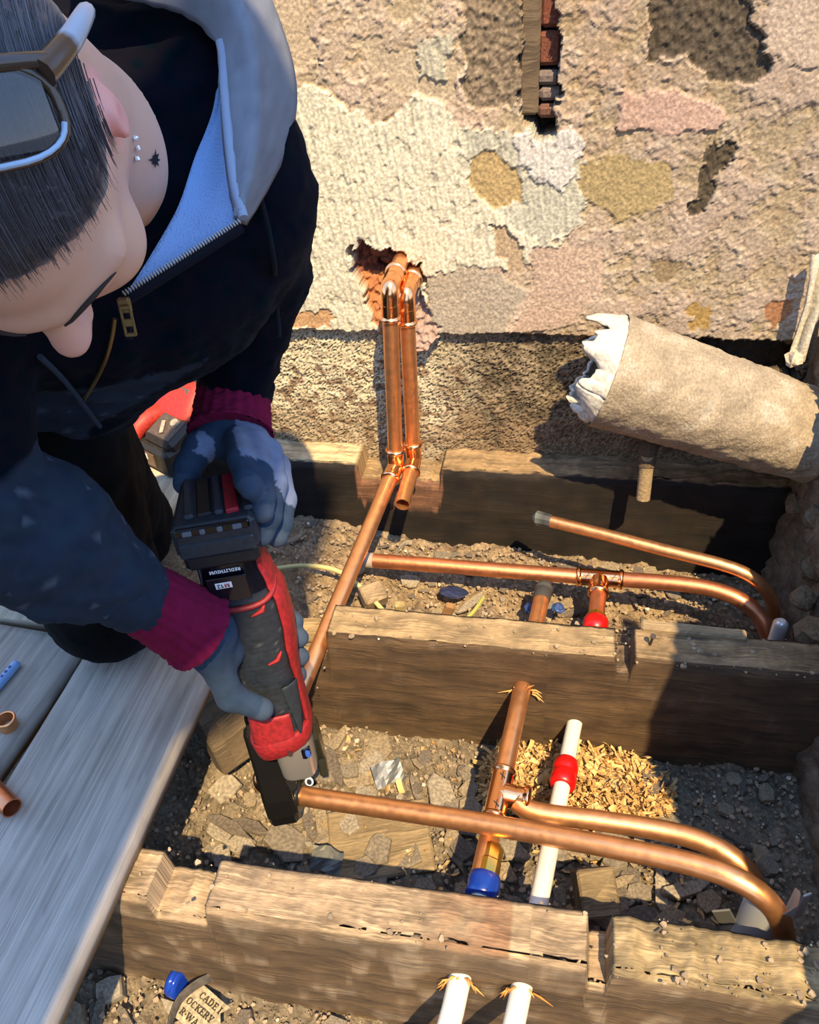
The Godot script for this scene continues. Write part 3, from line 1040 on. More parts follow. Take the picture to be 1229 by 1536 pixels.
func build_pipes() -> void:
	# 1: out of the wall, down, across the bay to the jaws, along the front bay and down by the right wall
	var r := thing("copper_pipe_run", "long copper pipe from the wall hole, across the bays and held in the press jaws", "pipe", Vector3(-0.312, 0.0, 0.1))
	var top := Vector3(-0.297, 0.402, 0.1)
	var low := Vector3(-0.313, 0.036, 0.1)
	var jaw := Vector3(-0.404, -0.085, 0.735)
	pipe_part("pipe", [top + Vector3(0.002, 0.005, -0.2), top + Vector3(0, 0, -0.02)], r, M.copper)
	elbow(top + Vector3(0.002, 0.005, -0.2), top, low, r, 0.03, 0.03)
	pipe_part("pipe", [top.lerp(low, 0.1), low.lerp(top, 0.08)], r, M.copper)
	elbow(top, low, jaw, r, 0.02, 0.024)
	pipe_part("pipe", [low.lerp(jaw, 0.04), low.lerp(jaw, 0.5), jaw.lerp(low, 0.03)], r, M.copper)
	var p0 := Vector3(-0.3342, -0.08, 0.7501)
	elbow(low, jaw, p0, r, 0.024, 0.024)
	var run := [jaw.lerp(p0, 0.3), p0]
	run.append_array([Vector3(-0.1891, -0.066, 0.7617), Vector3(-0.0673, -0.051, 0.7737), Vector3(0.0378, -0.034, 0.7896), Vector3(0.1274, -0.018, 0.8047), Vector3(0.1923, -0.006, 0.8183), Vector3(0.2362, -0.002, 0.8316), Vector3(0.2676, -0.014, 0.8429), Vector3(0.2894, -0.045, 0.8489), Vector3(0.3048, -0.09, 0.8534), Vector3(0.3191, -0.15, 0.8578), Vector3(0.3361, -0.23, 0.8562)])
	pipe_part("pipe", spline(run, 10), r, M.copper)
	# 2: short riser with the open end
	r = thing("copper_pipe_run", "shorter right-hand copper riser ending in an open stub above the dark joist", "pipe", Vector3(-0.283, 0.0, 0.07))
	top = Vector3(-0.276, 0.378, 0.07)
	low = Vector3(-0.2835, 0.03, 0.07)
	var end := Vector3(-0.283, 0.02, 0.199)
	pipe_part("pipe", [top + Vector3(0.003, 0.004, -0.17), top + Vector3(0, 0, -0.02)], r, M.copper)
	elbow(top + Vector3(0.003, 0.004, -0.17), top, low, r, 0.028, 0.03)
	pipe_part("pipe", [top.lerp(low, 0.1), low.lerp(top, 0.08)], r, M.copper)
	elbow(top, low, end, r, 0.02, 0.024)
	pipe_part("pipe", [low.lerp(end, 0.2), end], r, M.copper, PR, true)
	# 3: through the middle joist to the blue valve, with a branch to the right
	r = thing("copper_pipe_run", "copper pipe through the middle joist with a marked tee and a branch curving right", "pipe", Vector3(-0.055, -0.084, 0.73))
	var a := Vector3(-0.0165, -0.088, 0.29)
	var b := Vector3(-0.0775, -0.076, 0.93)
	var dir := (b - a).normalized()
	var c := a.lerp(b, (0.71 - a.z) / (b.z - a.z))
	pipe_part("pipe", [a, a.lerp(b, 0.3), c], r, M.copper)
	pipe_part("pipe", [c, a.lerp(b, 0.86)], r, M.copper)
	var br := [c, Vector3(-0.0072, -0.084, 0.7266), Vector3(0.0835, -0.081, 0.73), Vector3(0.1709, -0.077, 0.7359), Vector3(0.221, -0.075, 0.7472), Vector3(0.2578, -0.08, 0.7634), Vector3(0.2836, -0.105, 0.7784), Vector3(0.301, -0.15, 0.7931), Vector3(0.3167, -0.22, 0.8035)]
	var side: Vector3 = (br[2] - br[1]).normalized()
	tee(c, dir, side, r)
	br[0] = c + side * 0.02
	pipe_part("pipe", spline(br, 10), r, M.copper)
	var cap := MB.new()
	sweep(cap, [a - dir * 0.02 + Vector3(0, 0.004, 0), a - dir * 0.008, a, a + dir * 0.022], [0.012, 0.0165, 0.0168, 0.0155], 12, true, [Color(0.03, 0.03, 0.03), Color(0.07, 0.075, 0.07), Color(0.03, 0.03, 0.03), Color(0.05, 0.05, 0.045)])
	tag(obj("end_tape", at_base(cap, r.position), M.dark_tape, r), "black tape over the pipe's far end")
	# 4: in the back bay, with the tee down to the red coupling
	r = thing("copper_pipe_run", "copper pipe lying in the back bay with a tee above the red coupling", "pipe", Vector3(0.083, -0.085, 0.247))
	a = Vector3(-0.355, -0.09, 0.2388)
	c = Vector3(0.0827, -0.083, 0.2474)
	var mid := Vector3(0.1967, -0.07, 0.2602)
	dir = (mid - a).normalized()
	pipe_part("pipe", [a, a.lerp(c, 0.5), c - dir * 0.02], r, M.copper_dull)
	pipe_part("pipe", spline([c + dir * 0.02, mid, Vector3(0.2627, -0.066, 0.2703), Vector3(0.3113, -0.07, 0.2853), Vector3(0.3454, -0.085, 0.3033), Vector3(0.3646, -0.11, 0.3241), Vector3(0.3823, -0.17, 0.3295)], 10), r, M.copper_dull)
	var red := Vector3(0.0762, -0.083, 0.3616)
	var bd := (red - c).normalized()
	tee(c, dir, bd, r)
	pipe_part("pipe", [c + bd * 0.03, red - bd * 0.02], r, M.copper_dull)
	cap = MB.new()
	sweep(cap, [a - dir * 0.012, a - dir * 0.003, a + dir * 0.016], [0.009, 0.0155, 0.0152], 12, true, [Color(0.25, 0.2, 0.15), Color(0.4, 0.33, 0.26), Color(0.3, 0.25, 0.2)])
	tag(obj("end_tape", at_base(cap, r.position), M.dark_tape, r), "grey tape over the pipe's left end")
	# 5: thinner pipe rising with the taped end, bent down at the right
	r = thing("copper_pipe_run", "thin copper pipe slanting up to the left with a black taped end", "pipe", Vector3(0.1919, -0.02, 0.2318))
	var up := [Vector3(-0.0167, -0.018, 0.1731), Vector3(0.0774, -0.018, 0.1993), Vector3(0.1919, -0.02, 0.2318), Vector3(0.2792, -0.022, 0.2546), Vector3(0.3246, -0.03, 0.2677), Vector3(0.3565, -0.055, 0.2742), Vector3(0.3798, -0.1, 0.2721), Vector3(0.4041, -0.19, 0.2461)]
	pipe_part("pipe", spline(up, 10), r, M.copper, 0.011)
	cap = MB.new()
	var e0: Vector3 = up[0]
	var ed: Vector3 = (up[1] - up[0]).normalized()
	sweep(cap, [e0 - ed * 0.026 + Vector3(0, -0.004, 0), e0 - ed * 0.02, e0 - ed * 0.006, e0 + ed * 0.006], [0.008, 0.0145, 0.0135, 0.0125], 9, true, [Color(0.04, 0.045, 0.045), Color(0.1, 0.11, 0.1), Color(0.03, 0.035, 0.035), Color(0.05, 0.05, 0.05)])
	cap.flat()
	tag(obj("end_tape", at_base(cap, r.position), M.dark_tape, r), "crumpled black tape over the end")
	# white plastic pipe under the marked tee, with its blue valve
	r = thing("plastic_pipe", "white plastic pipe joined to the copper by the blue coupling", "pipe", Vector3(-0.078, -0.075, 0.95))
	a = Vector3(-0.0165, -0.088, 0.29)
	dir = (b - a).normalized()
	c = Vector3(-0.0632, -0.078, 0.8388)
	var mb := MB.new()
	sweep(mb, [c - dir * 0.05, c - dir * 0.048, c - dir * 0.028, c - dir * 0.026, c - dir * 0.006], [0.0148, 0.0166, 0.0166, 0.0172, 0.0172], 8)
	mb.flat()
	tag(obj("brass_nut", at_base(mb, r.position), M.brass, r), "brass nut above the blue coupling")
	mb = MB.new()
	sweep(mb, [c - dir * 0.008, c - dir * 0.006, c + dir * 0.004, c + dir * 0.012, c + dir * 0.02, c + dir * 0.024], [0.012, 0.0205, 0.0215, 0.0205, 0.0215, 0.017], 28)
	tag(obj("coupling", at_base(mb, r.position), M.blue_plastic, r), "blue coupling")
	pipe_part("pipe", [c + dir * 0.01, Vector3(-0.078, -0.0745, 0.95), Vector3(-0.083, -0.073, 1.0), Vector3(-0.1, -0.062, 1.12)], r, M.white_plastic, 0.0135)
	# white plastic pipe with the red coupling
	r = thing("plastic_pipe", "white plastic pipe with a red coupling lying over the wood shavings", "pipe", Vector3(0.02, -0.12, 0.737))
	a = red + bd * 0.02
	var h1 := Vector3(0.049, -0.165, 0.512)
	var h2 := Vector3(-0.006, -0.072, 0.962)
	pipe_part("pipe", spline([a, a.lerp(h1, 0.6), h1, h1.lerp(h2, 0.33), h1.lerp(h2, 0.66), h2, Vector3(-0.018, -0.056, 1.05), Vector3(-0.028, -0.045, 1.13)], 6), r, M.white_plastic, 0.0125)
	mb = MB.new()
	sweep(mb, [red - bd * 0.022, red - bd * 0.02, red - bd * 0.008], [0.0145, 0.0166, 0.0166], 8)
	mb.flat()
	tag(obj("brass_nut", at_base(mb, r.position), M.brass, r), "brass nut at the far red coupling")
	mb = MB.new()
	sweep(mb, [red - bd * 0.01, red - bd * 0.008, red, red + bd * 0.007, red + bd * 0.014, red + bd * 0.02], [0.012, 0.0205, 0.0215, 0.0205, 0.0215, 0.016], 28)
	tag(obj("coupling", at_base(mb, r.position), M.red_plastic, r), "red coupling under the far copper tee")
	c = h1.lerp(h2, 0.245)
	dir = (h2 - h1).normalized()
	mb = MB.new()
	sweep(mb, [c - dir * 0.026, c - dir * 0.024, c - dir * 0.013, c - dir * 0.005, c - dir * 0.002, c + dir * 0.002, c + dir * 0.005, c + dir * 0.015, c + dir * 0.017, c + dir * 0.019, c + dir * 0.026, c + dir * 0.028], [0.0128, 0.0175, 0.0195, 0.0192, 0.0165, 0.0165, 0.0195, 0.0198, 0.0188, 0.0198, 0.018, 0.0128], 28)
	tag(obj("coupling", at_base(mb, r.position), M.red_plastic, r), "ribbed red coupling")
	# holes bored for them: torn splinters at the drilled edges
	r = thing("wood_splinters", "pale splinters round the hole where copper enters the middle joist", "splinters", Vector3(-0.034, -0.092, 0.514))
	for k in 9:
		mb = MB.new()
		var ang := rng.randf_range(0.1, PI - 0.1) if k < 6 else rng.randf_range(-0.5, 0.2)
		var d := Vector3(cos(ang), sin(ang) * 0.8, 0)
		var st := d * 0.0135
		sweep(mb, [st, st + d * 0.007 + Vector3(0, 0.002, 0.003), st + d * rng.randf_range(0.012, 0.03) + Vector3(0, -0.005, 0.006)], [0.002, 0.0017, 0.0003], 5)
		obj("splinter", mb, mat(Color(0.78, 0.6, 0.36), 0.8), r)
	r = thing("wood_splinters", "fresh golden splinters round the white pipes on the nearest joist's face", "splinters", Vector3(-0.042, -0.075, 0.966))
	for k in 26:
		mb = MB.new()
		var ctr := Vector3(-0.036 if k % 2 else 0.036, 0.0, 0)
		var ang := rng.randf_range(-0.5, PI + 0.5)
		var d := Vector3(cos(ang) + rng.randf_range(-0.5, 0.5), sin(ang) * 0.5 + rng.randf_range(-0.4, 0.3), 0.15)
		var st := ctr + Vector3(cos(ang), sin(ang), 0) * 0.0135
		sweep(mb, [st, st + d * 0.006 + Vector3(0, 0.001, 0.002), st + d * rng.randf_range(0.009, 0.017) + Vector3(0, -0.006, 0.005)], [0.0012, 0.0016, 0.0003], 4)
		obj("splinter", mb, mat(Color(0.8, 0.58, 0.3) if k % 3 else Color(0.7, 0.45, 0.2), 0.8), r)
	# sheet-metal sleeve where the bent pipes go down
	r = thing("metal_sleeve", "shiny curled sheet-metal sleeve under the bend of the copper pipes at the right", "sleeve", Vector3(0.28, -0.1, 0.8405))
	mb = MB.new()
	var rows := []
	for k in 2:
		var row := []
		for j in 22:
			var an := -2.9 + 3.3 * j / 21.0
			row.append(r.position + Vector3(cos(an) * 0.031, -0.07 + 0.15 * k + 0.004 * sin(j * 1.1), -sin(an) * 0.026 - 0.01))
		rows.append(row)
	sheet(mb, rows, 0.0012)
	obj("sleeve", at_base(mb, r.position), M.foil, r)
	mb = MB.new()
	chamfer(mb, Transform3D(Basis(Vector3(0.3, 0.2, 0.9).normalized(), 0.4), r.position + Vector3(-0.045, 0.02, 0.0)), Vector3(0.022, 0.05, 0.003), 0.001)
	obj("torn_flap", at_base(mb, r.position), M.zinc, r)
	mb = MB.new()
	chamfer(mb, Transform3D(Basis(Vector3.UP, 0.5), r.position + Vector3(0.045, 0.035, -0.02)), Vector3(0.012, 0.06, 0.003), 0.001)
	obj("torn_flap", at_base(mb, r.position), M.foil, r)
	r = thing("metal_sleeve", "small bright metal collar where the far bent pipes go down", "sleeve", Vector3(0.3579, -0.02, 0.386))
	mb = MB.new()
	sweep(mb, [r.position + Vector3(0, -0.1, 0), r.position, r.position + Vector3(0, 0.006, 0)], [0.012, 0.012, 0.006], 14)
	obj("sleeve", at_base(mb, r.position), M.foil, r)

func build_wall_things() -> void:
	# broken pipe jacket lying against the wall
	var r := thing("broken_pipe", "big pale plaster-crusted pipe with a torn white left end leaning on the wall", "pipe", Vector3(0.2, 0.2, 0.1))
	var a := Vector3(0.066, 0.262, 0.105)
	var b := Vector3(0.425, 0.150, 0.115)
	var t := (b - a).normalized()
	var s := t.cross(Vector3.UP).normalized()
	var u := s.cross(t)
	var nz := fnl(81, 1.0, 4)
	var body := MB.new()
	var n := 96
	var m := 80
	var skin := func(k: float, ang: float, off: float) -> Vector3:
		var rad := lerpf(0.096, 0.077, clampf(k, 0.0, 1.0)) + off
		var d := s * cos(ang) + u * sin(ang)
		var p := a.lerp(b, k)
		var q := p + d * rad
		return q + d * (0.004 * nz.get_noise_3dv(q * 22.0) + 0.002 * nz.get_noise_3dv(q * 80.0))
	for k in m + 1:
		for j in n:
			var q: Vector3 = skin.call(float(k) / m, TAU * j / n, 0.0)
			var v := nz.get_noise_3dv(q * 15.0 + Vector3.ONE * 4.0)
			var col := Color(0.44, 0.355, 0.24) * (1.0 + 0.4 * v + 0.2 * nz.get_noise_3dv(q * 60.0))
			if v > 0.3:
				col = Color(0.52, 0.45, 0.33)
			body.vert(q, col)
	for k in m:
		for j in n:
			body.quad(k * n + j, k * n + (j + 1) % n, (k + 1) * n + (j + 1) % n, (k + 1) * n + j)
	if body.volume() < 0.0:
		body.flip()
	# closed far end, shadowed inside
	var inner := MB.new()
	for k in [0, 1]:
		for j in n:
			inner.vert(skin.call(float(k), TAU * j / n, -0.012), Color(0.2, 0.15, 0.1))
	for j in n:
		inner.quad(j, n + j, n + (j + 1) % n, (j + 1) % n)
	body.add(inner)
	obj("crust", at_base(body, r.position), M.stone, r)
	var torn := MB.new()
	var rows := []
	for k in 7:
		var row := []
		for j in 121:
			var ang := TAU * j / 120.0
			# the lip reaches out in ragged tongues
			var reach := 0.048 + 0.04 * nz.get_noise_1d(j * 0.045 + 7.0) + 0.007 * nz.get_noise_1d(j * 0.25 + 90.0)
			if j > 90 and j < 99:
				reach *= 0.35
			var p: Vector3 = skin.call(0.02, ang, -0.006)
			p += -t * reach * (float(k) / 6) + (s * cos(ang) + u * sin(ang)) * (-0.018 * pow(float(k) / 6, 2.0) + 0.006 * nz.get_noise_2d(j * 0.12, k * 0.7))
			row.append(p)
		rows.append(row)
	sheet(torn, rows, 0.006)
	for k in torn.c.size():
		torn.c[k] = Color(0.82, 0.78, 0.66) * (1.0 + 0.15 * nz.get_noise_3dv(torn.v[k] * 90.0))
	tag(obj("torn_rim", at_base(torn, r.position), M.plaster, r), "white torn rim of the broken pipe")
	# stub below it
	r = thing("pipe_stub", "short tarnished pipe stub pointing down beneath the big broken pipe", "pipe", Vector3(0.1465, 0.0923, 0.14))
	var e := Vector3(0.1517, 0.0167, 0.135)
	var c := Vector3(0.1505, 0.1042, 0.12)
	var mb := MB.new()
	hollow(mb, [e, e.lerp(c, 0.5), c], 0.0125, 0.0095)
	end_ring(mb, e, e - c, 0.0125, 0.0095)
	for k in mb.v.size():
		mb.c[k] = Color(0.42, 0.31, 0.17)
	obj("pipe", at_base(mb, r.position), M.stone, r)
	mb = MB.new()
	var pts := rounded([c.lerp(e, 0.25), Vector3(0.1517, 0.1174, 0.11), Vector3(0.1772, 0.0903, 0.03)], 0.02, 8)
	sweep(mb, pts, same(0.0152, pts.size()), 20)
	for k in mb.v.size():
		mb.c[k] = Color(0.17, 0.115, 0.07)
	obj("bend", at_base(mb, r.position), M.dirt, r)
	# loose plaster curls at the right wall edge
	r = thing("plaster_flake", "curled cream plaster flake hanging at the wall's right edge", "plaster", Vector3(0.3781, 0.2952, 0.02))
	mb = MB.new()
	rows = []
	var line := [Vector3(0.3735, 0.437, 0.03), Vector3(0.3772, 0.3956, 0.035), Vector3(0.3796, 0.3504, 0.035), Vector3(0.381, 0.3031, 0.035), Vector3(0.379, 0.2563, 0.04)]
	for k in 5:
		var row := []
		for j in 5:
			row.append(line[k] + Vector3(0.0055 * (j - 2) + 0.006 * nz.get_noise_2d(k * 3.0, j), 0.004 * nz.get_noise_2d(j * 3.0, k * 5.0), 0.008 * sin(j * 1.4 + k)))
		rows.append(row)
	sheet(mb, rows, 0.004)
	for k in mb.v.size():
		mb.c[k] = Color(0.76, 0.68, 0.5)
	obj("flake", at_base(mb, r.position), M.plaster, r)
	mb = lump(91, Vector3(0.03, 0.028, 0.03))
	at_base(mb, -Vector3(0.3753, 0.2587, 0.04))
	for k in mb.v.size():
		mb.c[k] = Color(0.74, 0.64, 0.46)
	obj("lump", at_base(mb, r.position), M.plaster, r)

# ---------- smooth bodies: tapered capsules and ellipsoids joined by a smooth minimum, meshed as surface nets
func cap3(a: Vector3, b: Vector3, ra: float, rb: float, k := 0.02) -> Array:
	return [0, a, b - a, ra, rb, maxf((b - a).length_squared(), 1e-9), k]

func ell(x: Transform3D, r: Vector3, k := 0.02, cut := false) -> Array:
	return [2 if cut else 1, x.affine_inverse(), r, r * r, minf(r.x, minf(r.y, r.z)), 0.0, k]

# capsule whose cross-section is squeezed along an axis
func flat3(a: Vector3, b: Vector3, ra: float, rb: float, axis: Vector3, squeeze: float, k := 0.03) -> Array:
	return [3, a, b - a, ra, rb, maxf((b - a).length_squared(), 1e-9), k, axis.normalized(), squeeze]

func sd(prims: Array, p: Vector3) -> float:
	var d := 1e3
	for q in prims:
		var e := 0.0
		var kind: int = q[0]
		if kind == 0:
			var w: Vector3 = p - q[1]
			var t := clampf(w.dot(q[2]) / q[5], 0.0, 1.0)
			e = (w - q[2] * t).length() - lerpf(q[3], q[4], t)
		elif kind == 3:
			var w: Vector3 = p - q[1]
			var t := clampf(w.dot(q[2]) / q[5], 0.0, 1.0)
			w -= q[2] * t
			var ax: Vector3 = q[7]
			w += ax * (w.dot(ax) * (1.0 / q[8] - 1.0))
			e = (w.length() - lerpf(q[3], q[4], t)) * (0.5 + 0.5 * q[8])
		else:
			var l: Vector3 = q[1] * p
			var k0: float = (l / q[2]).length()
			var k1: float = (l / q[3]).length()
			e = k0 * (k0 - 1.0) / k1 if k1 > 1e-6 else -q[4]
		var k: float = q[6]
		if kind == 2:
			var h := maxf(k - absf(d + e), 0.0) / k
			d = maxf(d, -e) + h * h * k * 0.25
		else:
			var h := maxf(k - absf(d - e), 0.0) / k
			d = minf(d, e) - h * h * k * 0.25
	return d

func nets(prims: Array, lo: Vector3, hi: Vector3, h: float) -> MB:
	var mb := MB.new()
	var n := Vector3i(((hi - lo) / h).ceil()) + Vector3i.ONE
	var nx := n.x
	var nxy := n.x * n.y
	var f := PackedFloat32Array()
	f.resize(nxy * n.z)
	f.fill(1e3)
	var bs := 6
	var live := []
	for bz in range(0, n.z - 1, bs):
		for by in range(0, n.y - 1, bs):
			for bx in range(0, n.x - 1, bs):
				var c := lo + (Vector3(bx, by, bz) + Vector3.ONE * bs * 0.5) * h
				if absf(sd(prims, c)) < bs * h * 1.05 + 0.01:
					live.append(Vector3i(bx, by, bz))
	for b in live:
		for z in range(b.z, mini(b.z + bs + 1, n.z)):
			for y in range(b.y, mini(b.y + bs + 1, n.y)):
				for x in range(b.x, mini(b.x + bs + 1, n.x)):
					var at: int = x + y * nx + z * nxy
					if f[at] > 900.0:
						f[at] = sd(prims, lo + Vector3(x, y, z) * h)
	var id := {}
	var off := [0, 1, nx, nx + 1, nxy, nxy + 1, nxy + nx, nxy + nx + 1]
	var pos := [Vector3(0, 0, 0), Vector3(1, 0, 0), Vector3(0, 1, 0), Vector3(1, 1, 0), Vector3(0, 0, 1), Vector3(1, 0, 1), Vector3(0, 1, 1), Vector3(1, 1, 1)]
	var edges := [[0, 1], [2, 3], [4, 5], [6, 7], [0, 2], [1, 3], [4, 6], [5, 7], [0, 4], [1, 5], [2, 6], [3, 7]]
	for b in live:
		for z in range(b.z, mini(b.z + bs, n.z - 1)):
			for y in range(b.y, mini(b.y + bs, n.y - 1)):
				for x in range(b.x, mini(b.x + bs, n.x - 1)):
					var at: int = x + y * nx + z * nxy
					var s := 0
					for k in 8:
						if f[at + off[k]] < 0.0:
							s += 1
					if s == 0 or s == 8:
						continue
					var sum := Vector3.ZERO
					var cnt := 0
					for e in edges:
						var d0 := f[at + off[e[0]]]
						var d1 := f[at + off[e[1]]]
						if (d0 < 0.0) != (d1 < 0.0):
							sum += (pos[e[0]] as Vector3).lerp(pos[e[1]], d0 / (d0 - d1))
							cnt += 1
					id[at] = mb.vert(lo + (Vector3(x, y, z) + sum / cnt) * h)
	for at in id:
		for ax in 3:
			var st: int = [1, nx, nxy][ax]
			var u: int = [nx, nxy, 1][ax]
			var w: int = [nxy, 1, nx][ax]
			var d0 := f[at]
			var d1 := f[at + st]
			if (d0 < 0.0) == (d1 < 0.0):
				continue
			if not (id.has(at - u) and id.has(at - w) and id.has(at - u - w)):
				continue
			if d0 < 0.0:
				mb.quad(id[at - u - w], id[at - w], id[at], id[at - u])
			else:
				mb.quad(id[at - u], id[at], id[at - w], id[at - u - w])
	return mb

# where the line from one point towards another first meets a smooth body
func meet(prims: Array, from: Vector3, to: Vector3, lift := 0.0, start := 0.2) -> Vector3:
	var d := (to - from).normalized()
	var t := start
	for k in 90:
		var e := sd(prims, from + d * t) - lift
		if absf(e) < 0.0004 or t > 3.0:
			break
		t += e * 0.8
	return from + d * t

func paint(mb: MB, col: Color, amount := 0.1, scale := 30.0) -> void:
	for k in mb.v.size():
		mb.c[k] = col * (1.0 + amount * nb.get_noise_3dv(mb.v[k] * scale))

func folds(mb: MB, amp: float, scale: Vector3, ridge := true) -> void:
	var n := mb.normals()
	for k in mb.v.size():
		var q := mb.v[k] * scale
		var e := na.get_noise_3dv(q)
		if ridge:
			e = 0.5 - absf(e) * 2.2
		mb.v[k] += n[k] * amp * e

func text(s: String, height: float, m: Material, x: Transform3D, parent: Node, called := "lettering", serif := false) -> void:
	var t := TextMesh.new()
	t.text = s
	var font := SystemFont.new()
	font.font_names = PackedStringArray(["Droid Serif" if serif else "Droid Sans"])
	font.font_weight = 700
	t.font = font
	t.font_size = 32
	t.pixel_size = height / 24.0
	t.depth = 0.0006
	var o := MeshInstance3D.new()
	o.name = called
	o.mesh = t
	o.material_override = m
	o.transform = x
	parent.add_child(o, true)

const EYE := Vector3(0, 0.985, 1.37)

func build_person() -> void:
	var RT := Vector3(0.9826, -0.063, -0.1745)
	var DN := -Vector3(-0.0629, 0.7719, -0.6326)
	var BK := Vector3(0.1746, 0.6326, 0.7545)
	var cloth_n := ntex(41, 0.35, 256, 2, FastNoiseLite.TYPE_SIMPLEX_SMOOTH, 0.0, 1.0, true, 3.0)
	var cloth := vmat(0.95)
	cloth.normal_enabled = true
	cloth.normal_texture = cloth_n
	cloth.normal_scale = 0.35
	cloth.uv1_scale = Vector3.ONE * 14.0
	cloth.rim_enabled = true
	cloth.rim = 0.04
	cloth.metallic_specular = 0.12
	var knit := cloth.duplicate()
	knit.normal_scale = 0.6
	var skin := vmat(0.5)
	skin.subsurf_scatter_enabled = true
	skin.subsurf_scatter_strength = 0.15
	var H := Vector3(-0.3475, 0.8457, 0.9045)
	# the head hangs forward: its crown is turned towards the viewer
	var VW := (EYE - H).normalized()
	var VR := (RT - VW * RT.dot(VW)).normalized()
	var VD := (DN - VW * DN.dot(VW) - VR * DN.dot(VR)).normalized()
	var F := (VR * 0.2 + VD * 0.95 + VW * 0.1).normalized()
	var U := (VR * -0.27 + VD * -0.14 + VW * 0.95)
	U = (U - F * F.dot(U)).normalized()
	var L := U.cross(F)
	var hx := Transform3D(Basis(L, U, F), H)
	var root := thing("person", "kneeling worker in a dark hooded jacket and gloves, face turned down to the pipes", "person", Vector3(-0.66, 0.03, 0.55))
	var base := root.position
	# skin: head and neck in one
	var sk := [
		ell(hx.translated_local(Vector3(0, 0.03, -0.012)), Vector3(0.075, 0.086, 0.098)),
		ell(hx.translated_local(Vector3(0, -0.03, 0.03)), Vector3(0.061, 0.085, 0.062), 0.03),
		cap3(hx * Vector3(0, -0.1, 0.062), hx * Vector3(0, -0.092, 0.05), 0.02, 0.022, 0.03),
	]
	for s in [-1, 1]:
		sk.append(cap3(hx * Vector3(0.052 * s, -0.055, 0.0), hx * Vector3(0.012 * s, -0.1, 0.055), 0.02, 0.017, 0.03))
		sk.append(cap3(hx * Vector3(0.012 * s, 0.02, 0.083), hx * Vector3(0.05 * s, 0.024, 0.062), 0.012, 0.011, 0.02))
		sk.append(ell(hx.translated_local(Vector3(0.043 * s, -0.032, 0.058)), Vector3(0.024, 0.024, 0.024), 0.03))
		sk.append(ell(hx.translated_local(Vector3(0.031 * s, -0.002, 0.1)), Vector3(0.019, 0.012, 0.018), 0.012, true))
		sk.append(ell(hx.translated_local(Vector3(0.031 * s, -0.004, 0.073)), Vector3(0.014, 0.012, 0.014), 0.006))
	sk.append(cap3(hx * Vector3(0, 0.006, 0.085), hx * Vector3(0, -0.03, 0.112), 0.009, 0.0125, 0.012))
	for s in [-1, 1]:
		sk.append(cap3(hx * Vector3(0.011 * s, -0.037, 0.098), hx * Vector3(0.005 * s, -0.036, 0.106), 0.008, 0.009, 0.008))
		sk.append(ell(hx * Transform3D(Basis(Vector3.UP, 0.35 * s), Vector3(0.077 * s, -0.004, -0.012)), Vector3(0.008, 0.027, 0.016), 0.008))
		sk.append(ell(hx * Transform3D(Basis(Vector3.UP, 0.35 * s), Vector3(0.088 * s, -0.002, -0.005)), Vector3(0.006, 0.018, 0.009), 0.006, true))
	sk.append(cap3(hx * Vector3(-0.018, -0.066, 0.083), hx * Vector3(0.018, -0.066, 0.083), 0.007, 0.007, 0.012))
	sk.append(cap3(hx * Vector3(-0.014, -0.076, 0.083), hx * Vector3(0.014, -0.076, 0.083), 0.007, 0.007, 0.01))
	var nbase := Vector3(-0.3857, 0.805, 0.7355)
	sk.append(cap3(hx * Vector3(0.012, -0.035, -0.05), nbase, 0.058, 0.062, 0.03))
	sk.append(cap3(nbase, Vector3(-0.4427, 0.7379, 0.6723), 0.06, 0.07, 0.03))
	var mb := nets(sk, H - Vector3.ONE * 0.17, H + Vector3(0.2, 0.17, 0.17), 0.0032)
	for k in mb.v.size():
		var l := hx.affine_inverse() * mb.v[k]
		var col := Color(0.60, 0.36, 0.26) * (1.0 + 0.05 * nb.get_noise_3dv(mb.v[k] * 60.0))
		if l.z > 0.07 and l.y < -0.005 and l.y > -0.055 and absf(l.x) < 0.03:
			col = col.lerp(Color(0.66, 0.34, 0.28), 0.5)
		if absf(l.x) > 0.072 and l.y > -0.04 and l.y < 0.035 and absf(l.z + 0.012) < 0.03:
			col = Color(0.72, 0.33, 0.29)
		if l.y < -0.06 and l.y > -0.084 and l.z > 0.072 and absf(l.x) < 0.026:
			col = Color(0.5, 0.2, 0.17)
		mb.c[k] = col
	obj("body", at_base(mb, base), skin, root)
	# brows
	var browm := mat(Color(0.16, 0.12, 0.1), 0.8)
	for s in [-1, 1]:
		var pts := []
		var rad := []
		for k in 9:
			var t := k / 8.0
			pts.append(meet(sk, hx * Vector3(0.014 * s + 0.044 * s * t, 0.03 + 0.008 * sin(t * 2.4), 0.2), hx * Vector3(0.01 * s + 0.04 * s * t, 0.018 + 0.008 * sin(t * 2.4), 0.0), 0.0, 0.0) + F * 0.0006)
			rad.append(0.0016 * sin(PI * clampf(t * 0.9 + 0.08, 0.0, 1.0)) + 0.0003)
		mb = MB.new()
		sweep(mb, pts, rad, 8)
		obj("eyebrow", at_base(mb, base), browm, root)
		mb = MB.new()
		pts = []
		for k in 8:
			var t := k / 7.0
			pts.append(hx * Vector3(s * (0.019 + 0.025 * t), -0.009 - 0.004 * sin(t * PI), 0.0835 + 0.004 * sin(t * PI) - 0.006 * t))
		sweep(mb, pts, same(0.0013, 8), 6)
		obj("eyelashes", at_base(mb, base), browm, root)
	# hair: close cap and combed strands
	var hairm := vmat(0.42)
	hairm.rim_enabled = true
	hairm.rim = 0.5
	var hc := Vector3(0, 0.036, -0.014)
	var hr := Vector3(0.0815, 0.089, 0.1045)
	mb = MB.new()
